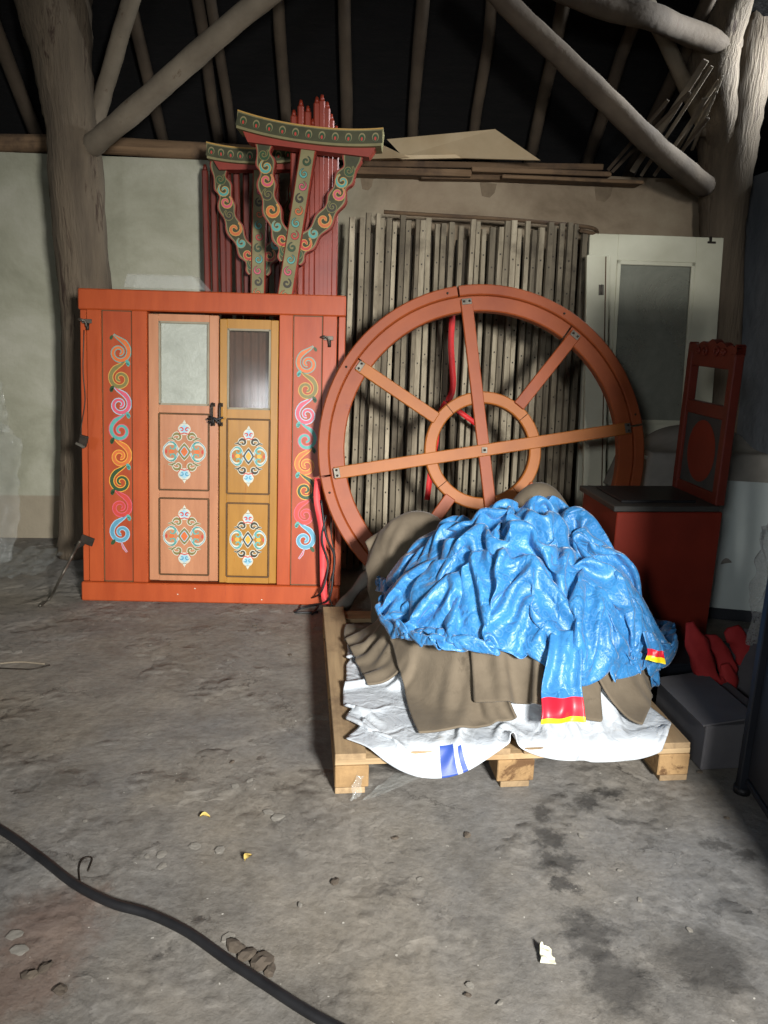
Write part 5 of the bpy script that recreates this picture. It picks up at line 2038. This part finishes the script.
# grey sacking tucked between wheel and frame foot
mb = MB()
pts = smooth_path([G(338, 612, .05), P(356, 590, 3.8), P(372, 572, 3.85), P(384, 562, 3.9)], 5)
mb.tube(pts, [0.03 + 0.006 * math.sin(i) for i in range(len(pts))], 'greycloth', 10)
tag(mb.build('grey_stick'), 'short grey round timber lying between the wheel foot and the door frame', 'stick')

# ------------------------------------------------------------------ floor litter
paper = film_sheet('paper_scrap', [G(541, 962, .012), G(557, 965, .004), G(551, 947, .02), G(541, 941, .03)], 9, 11, 0.004, 12, 'white_door', 'small torn white paper scrap on the concrete in the lower right', 'paper scrap', 0.001)


def leafy(u, v, L, rot, label):
    m_ = MB()
    c = G(u, v, 0.006)
    vs = []
    for k in range(13):
        t = k / 12
        w = 0.32 * L * math.sin(PI * t) ** 0.8
        for s_ in (-1, 0, 1):
            vs.append((L * (t - .5), s_ * w, 0.006 * abs(s_) + 0.006 * math.sin(t * 4)))
    R_ = Matrix.Rotation(rot, 3, 'Z')
    vs = [R_ @ Vector(p) + c for p in vs]
    m_.add(vs, [(3 * k + s_, 3 * k + 3 + s_, 3 * k + 4 + s_, 3 * k + 1 + s_) for k in range(12) for s_ in (0, 1)], 'dryleaf', True)
    tag(m_.build('dry_leaf'), label, 'leaf')


M['dryleaf'] = mottled('yellow_dry_leaf', (196, 166, 84), (214, 188, 110), 20, 0.7)
M['chip'] = mottled('concrete_chip', (118, 114, 106), (138, 133, 124), 14, 0.9, bmp=0.5, bdist=0.004)
M['chipdark'] = mottled('earth_clod', (70, 62, 54), (96, 86, 74), 14, 0.95, bmp=0.5, bdist=0.004)
leafy(248, 858, 0.034, 1.1, 'yellow dry leaf near the middle of the floor, right of the pale chips')
leafy(205, 817, 0.03, 0.2, 'small yellowish leaf on the floor, upper left of the other dry leaf')
cable('straw_stalk', [G(-5, 664, .005), G(20, 662, .006), G(45, 664, .005)], 0.004, 'polelight', 'thin straw stalk lying on the floor at the left edge', 'straw')
cable('straw_stalk', [G(-5, 668, .005), G(18, 669, .006), G(33, 669, .005), G(50, 665, .005)], 0.003, 'iron', 'thin dark twig beside the straw stalk at the left edge', 'twig')
cable('bent_wire', [G(80, 882, .004), G(79, 868, .006), G(83, 859, .006), G(92, 858, .005), G(88, 871, .004)], 0.002, 'iron', 'small bent wire lying just above the black hose', 'wire')


def chunk(seed, r, flat_):
    rg = random.Random(seed)
    bm = bmesh.new()
    bmesh.ops.create_icosphere(bm, subdivisions=2, radius=1.0)
    for v in bm.verts:
        k = 1 + rg.uniform(-.25, .25)
        v.co = Vector((v.co.x * r * k, v.co.y * r * k * 0.75, max(v.co.z, -0.2) * r * flat_ * k))
    vs = [v.co.copy() for v in bm.verts]
    fs = [tuple(q.index for q in f.verts) for f in bm.faces]
    bm.free()
    return vs, fs


protos = []
for k in range(4):
    for mt in ('chip', 'chipdark'):
        m_ = MB()
        vs, fs = chunk(50 + k, 0.012, 0.10 if mt == 'chip' else 0.40)
        m_.add(vs, fs, mt)
        protos.append((m_, mt))
spots = [(278, 817, 1.7, 0), (268, 812, 1.5, 0), (195, 846, 1.6, 0), (162, 854, 1.4, 0), (162, 866, 1.3, 0), (220, 850, 1.5, 0), (147, 856, 0.8, 0), (85, 821, 0.7, 0), (235, 786, 1.2, 0), (250, 780, 1.3, 0),
         (150, 734, 0.9, 0), (60, 797, 0.8, 0), (235, 946, 2.4, 1), (248, 955, 2.0, 1), (262, 962, 2.6, 1), (270, 970, 1.6, 1), (228, 938, 1.8, 0), (335, 882, 1.2, 1), (395, 838, 0.9, 1), (467, 835, 1.2, 1), (420, 879, 0.9, 0),
         (581, 836, 0.9, 0), (700, 772, 0.9, 1), (727, 818, 0.8, 1), (232, 762, 0.9, 1), (180, 764, 0.7, 0), (228, 660, 0.8, 0), (230, 666, 0.7, 0), (150, 645, 0.8, 0), (255, 626, 1.0, 1), (290, 655, 1.0, 1), (470, 985, 0.9, 0),
         (468, 995, 0.7, 1), (20, 950, 1.8, 0), (45, 968, 1.6, 1), (30, 975, 1.8, 1), (14, 935, 1.6, 0), (60, 990, 1.4, 1), (300, 905, 0.8, 0), (500, 1003, 0.7, 0), (640, 900, 0.8, 0), (690, 930, 0.8, 0), (620, 870, 0.7, 0)]
rnd = random.Random(91)
base = {}
for k, (u, v, s_, dk) in enumerate(spots):
    q_ = rnd.randrange(4) * 2 + dk
    if q_ not in base:
        o = protos[q_][0].build('earth_clod' if dk else 'concrete_chip')
        base[q_] = o
    else:
        o = base[q_].copy()
        COL.objects.link(o)
    o.location = G(u, v, 0.002)
    o.rotation_euler = (0, 0, rnd.uniform(0, 6.28))
    o.scale = (s_, s_ * rnd.uniform(.7, 1.1), s_)
    if dk:
        tag(o, 'small dark clod of dirt lying loose on the concrete', 'clod', 'dirt clods on the floor')
    else:
        tag(o, 'small pale flake of broken concrete lying loose on the floor', 'chip', 'concrete chips on the floor')

# ------------------------------------------------------------------ light
w = bpy.data.worlds.new('world')
SC.world = w
w.use_nodes = True
w.node_tree.nodes['Background'].inputs[0].default_value = (0.55, 0.65, 0.8, 1)
w.node_tree.nodes['Background'].inputs[1].default_value = 0.04


def area(name, loc, target, sx, sy, power, col, spread=180):
    l = bpy.data.lights.new(name, 'AREA')
    l.shape = 'RECTANGLE'
    l.size = sx
    l.size_y = sy
    l.energy = power
    l.color = col
    l.spread = math.radians(spread)
    o = bpy.data.objects.new(name, l)
    COL.objects.link(o)
    o.location = loc
    d = Vector(target) - Vector(loc)
    o.rotation_euler = d.to_track_quat('-Z', 'Y').to_euler()
    return o


area('doorway_daylight', (1.2, -1.4, 2.05), (0.05, 3.3, 0.42), 0.5, 0.5, 80, (1.0, 0.985, 0.955), 66)
area('hatch_daylight', (-1.5, -2.2, 2.3), (0.6, 3.2, 0.5), 0.5, 0.5, 13, (0.92, 0.96, 1.0), 80)
area('eaves_daylight', (3.40, 4.7, 3.25), (-0.2, 4.62, 2.35), 0.7, 0.35, 30, (0.9, 0.96, 1.0), 55)
SC.view_settings.view_transform = 'Standard'
SC.view_settings.look = 'None'
SC.view_settings.gamma = 1.0
SC.view_settings.use_curve_mapping = False
SC.view_settings.exposure = 0.0
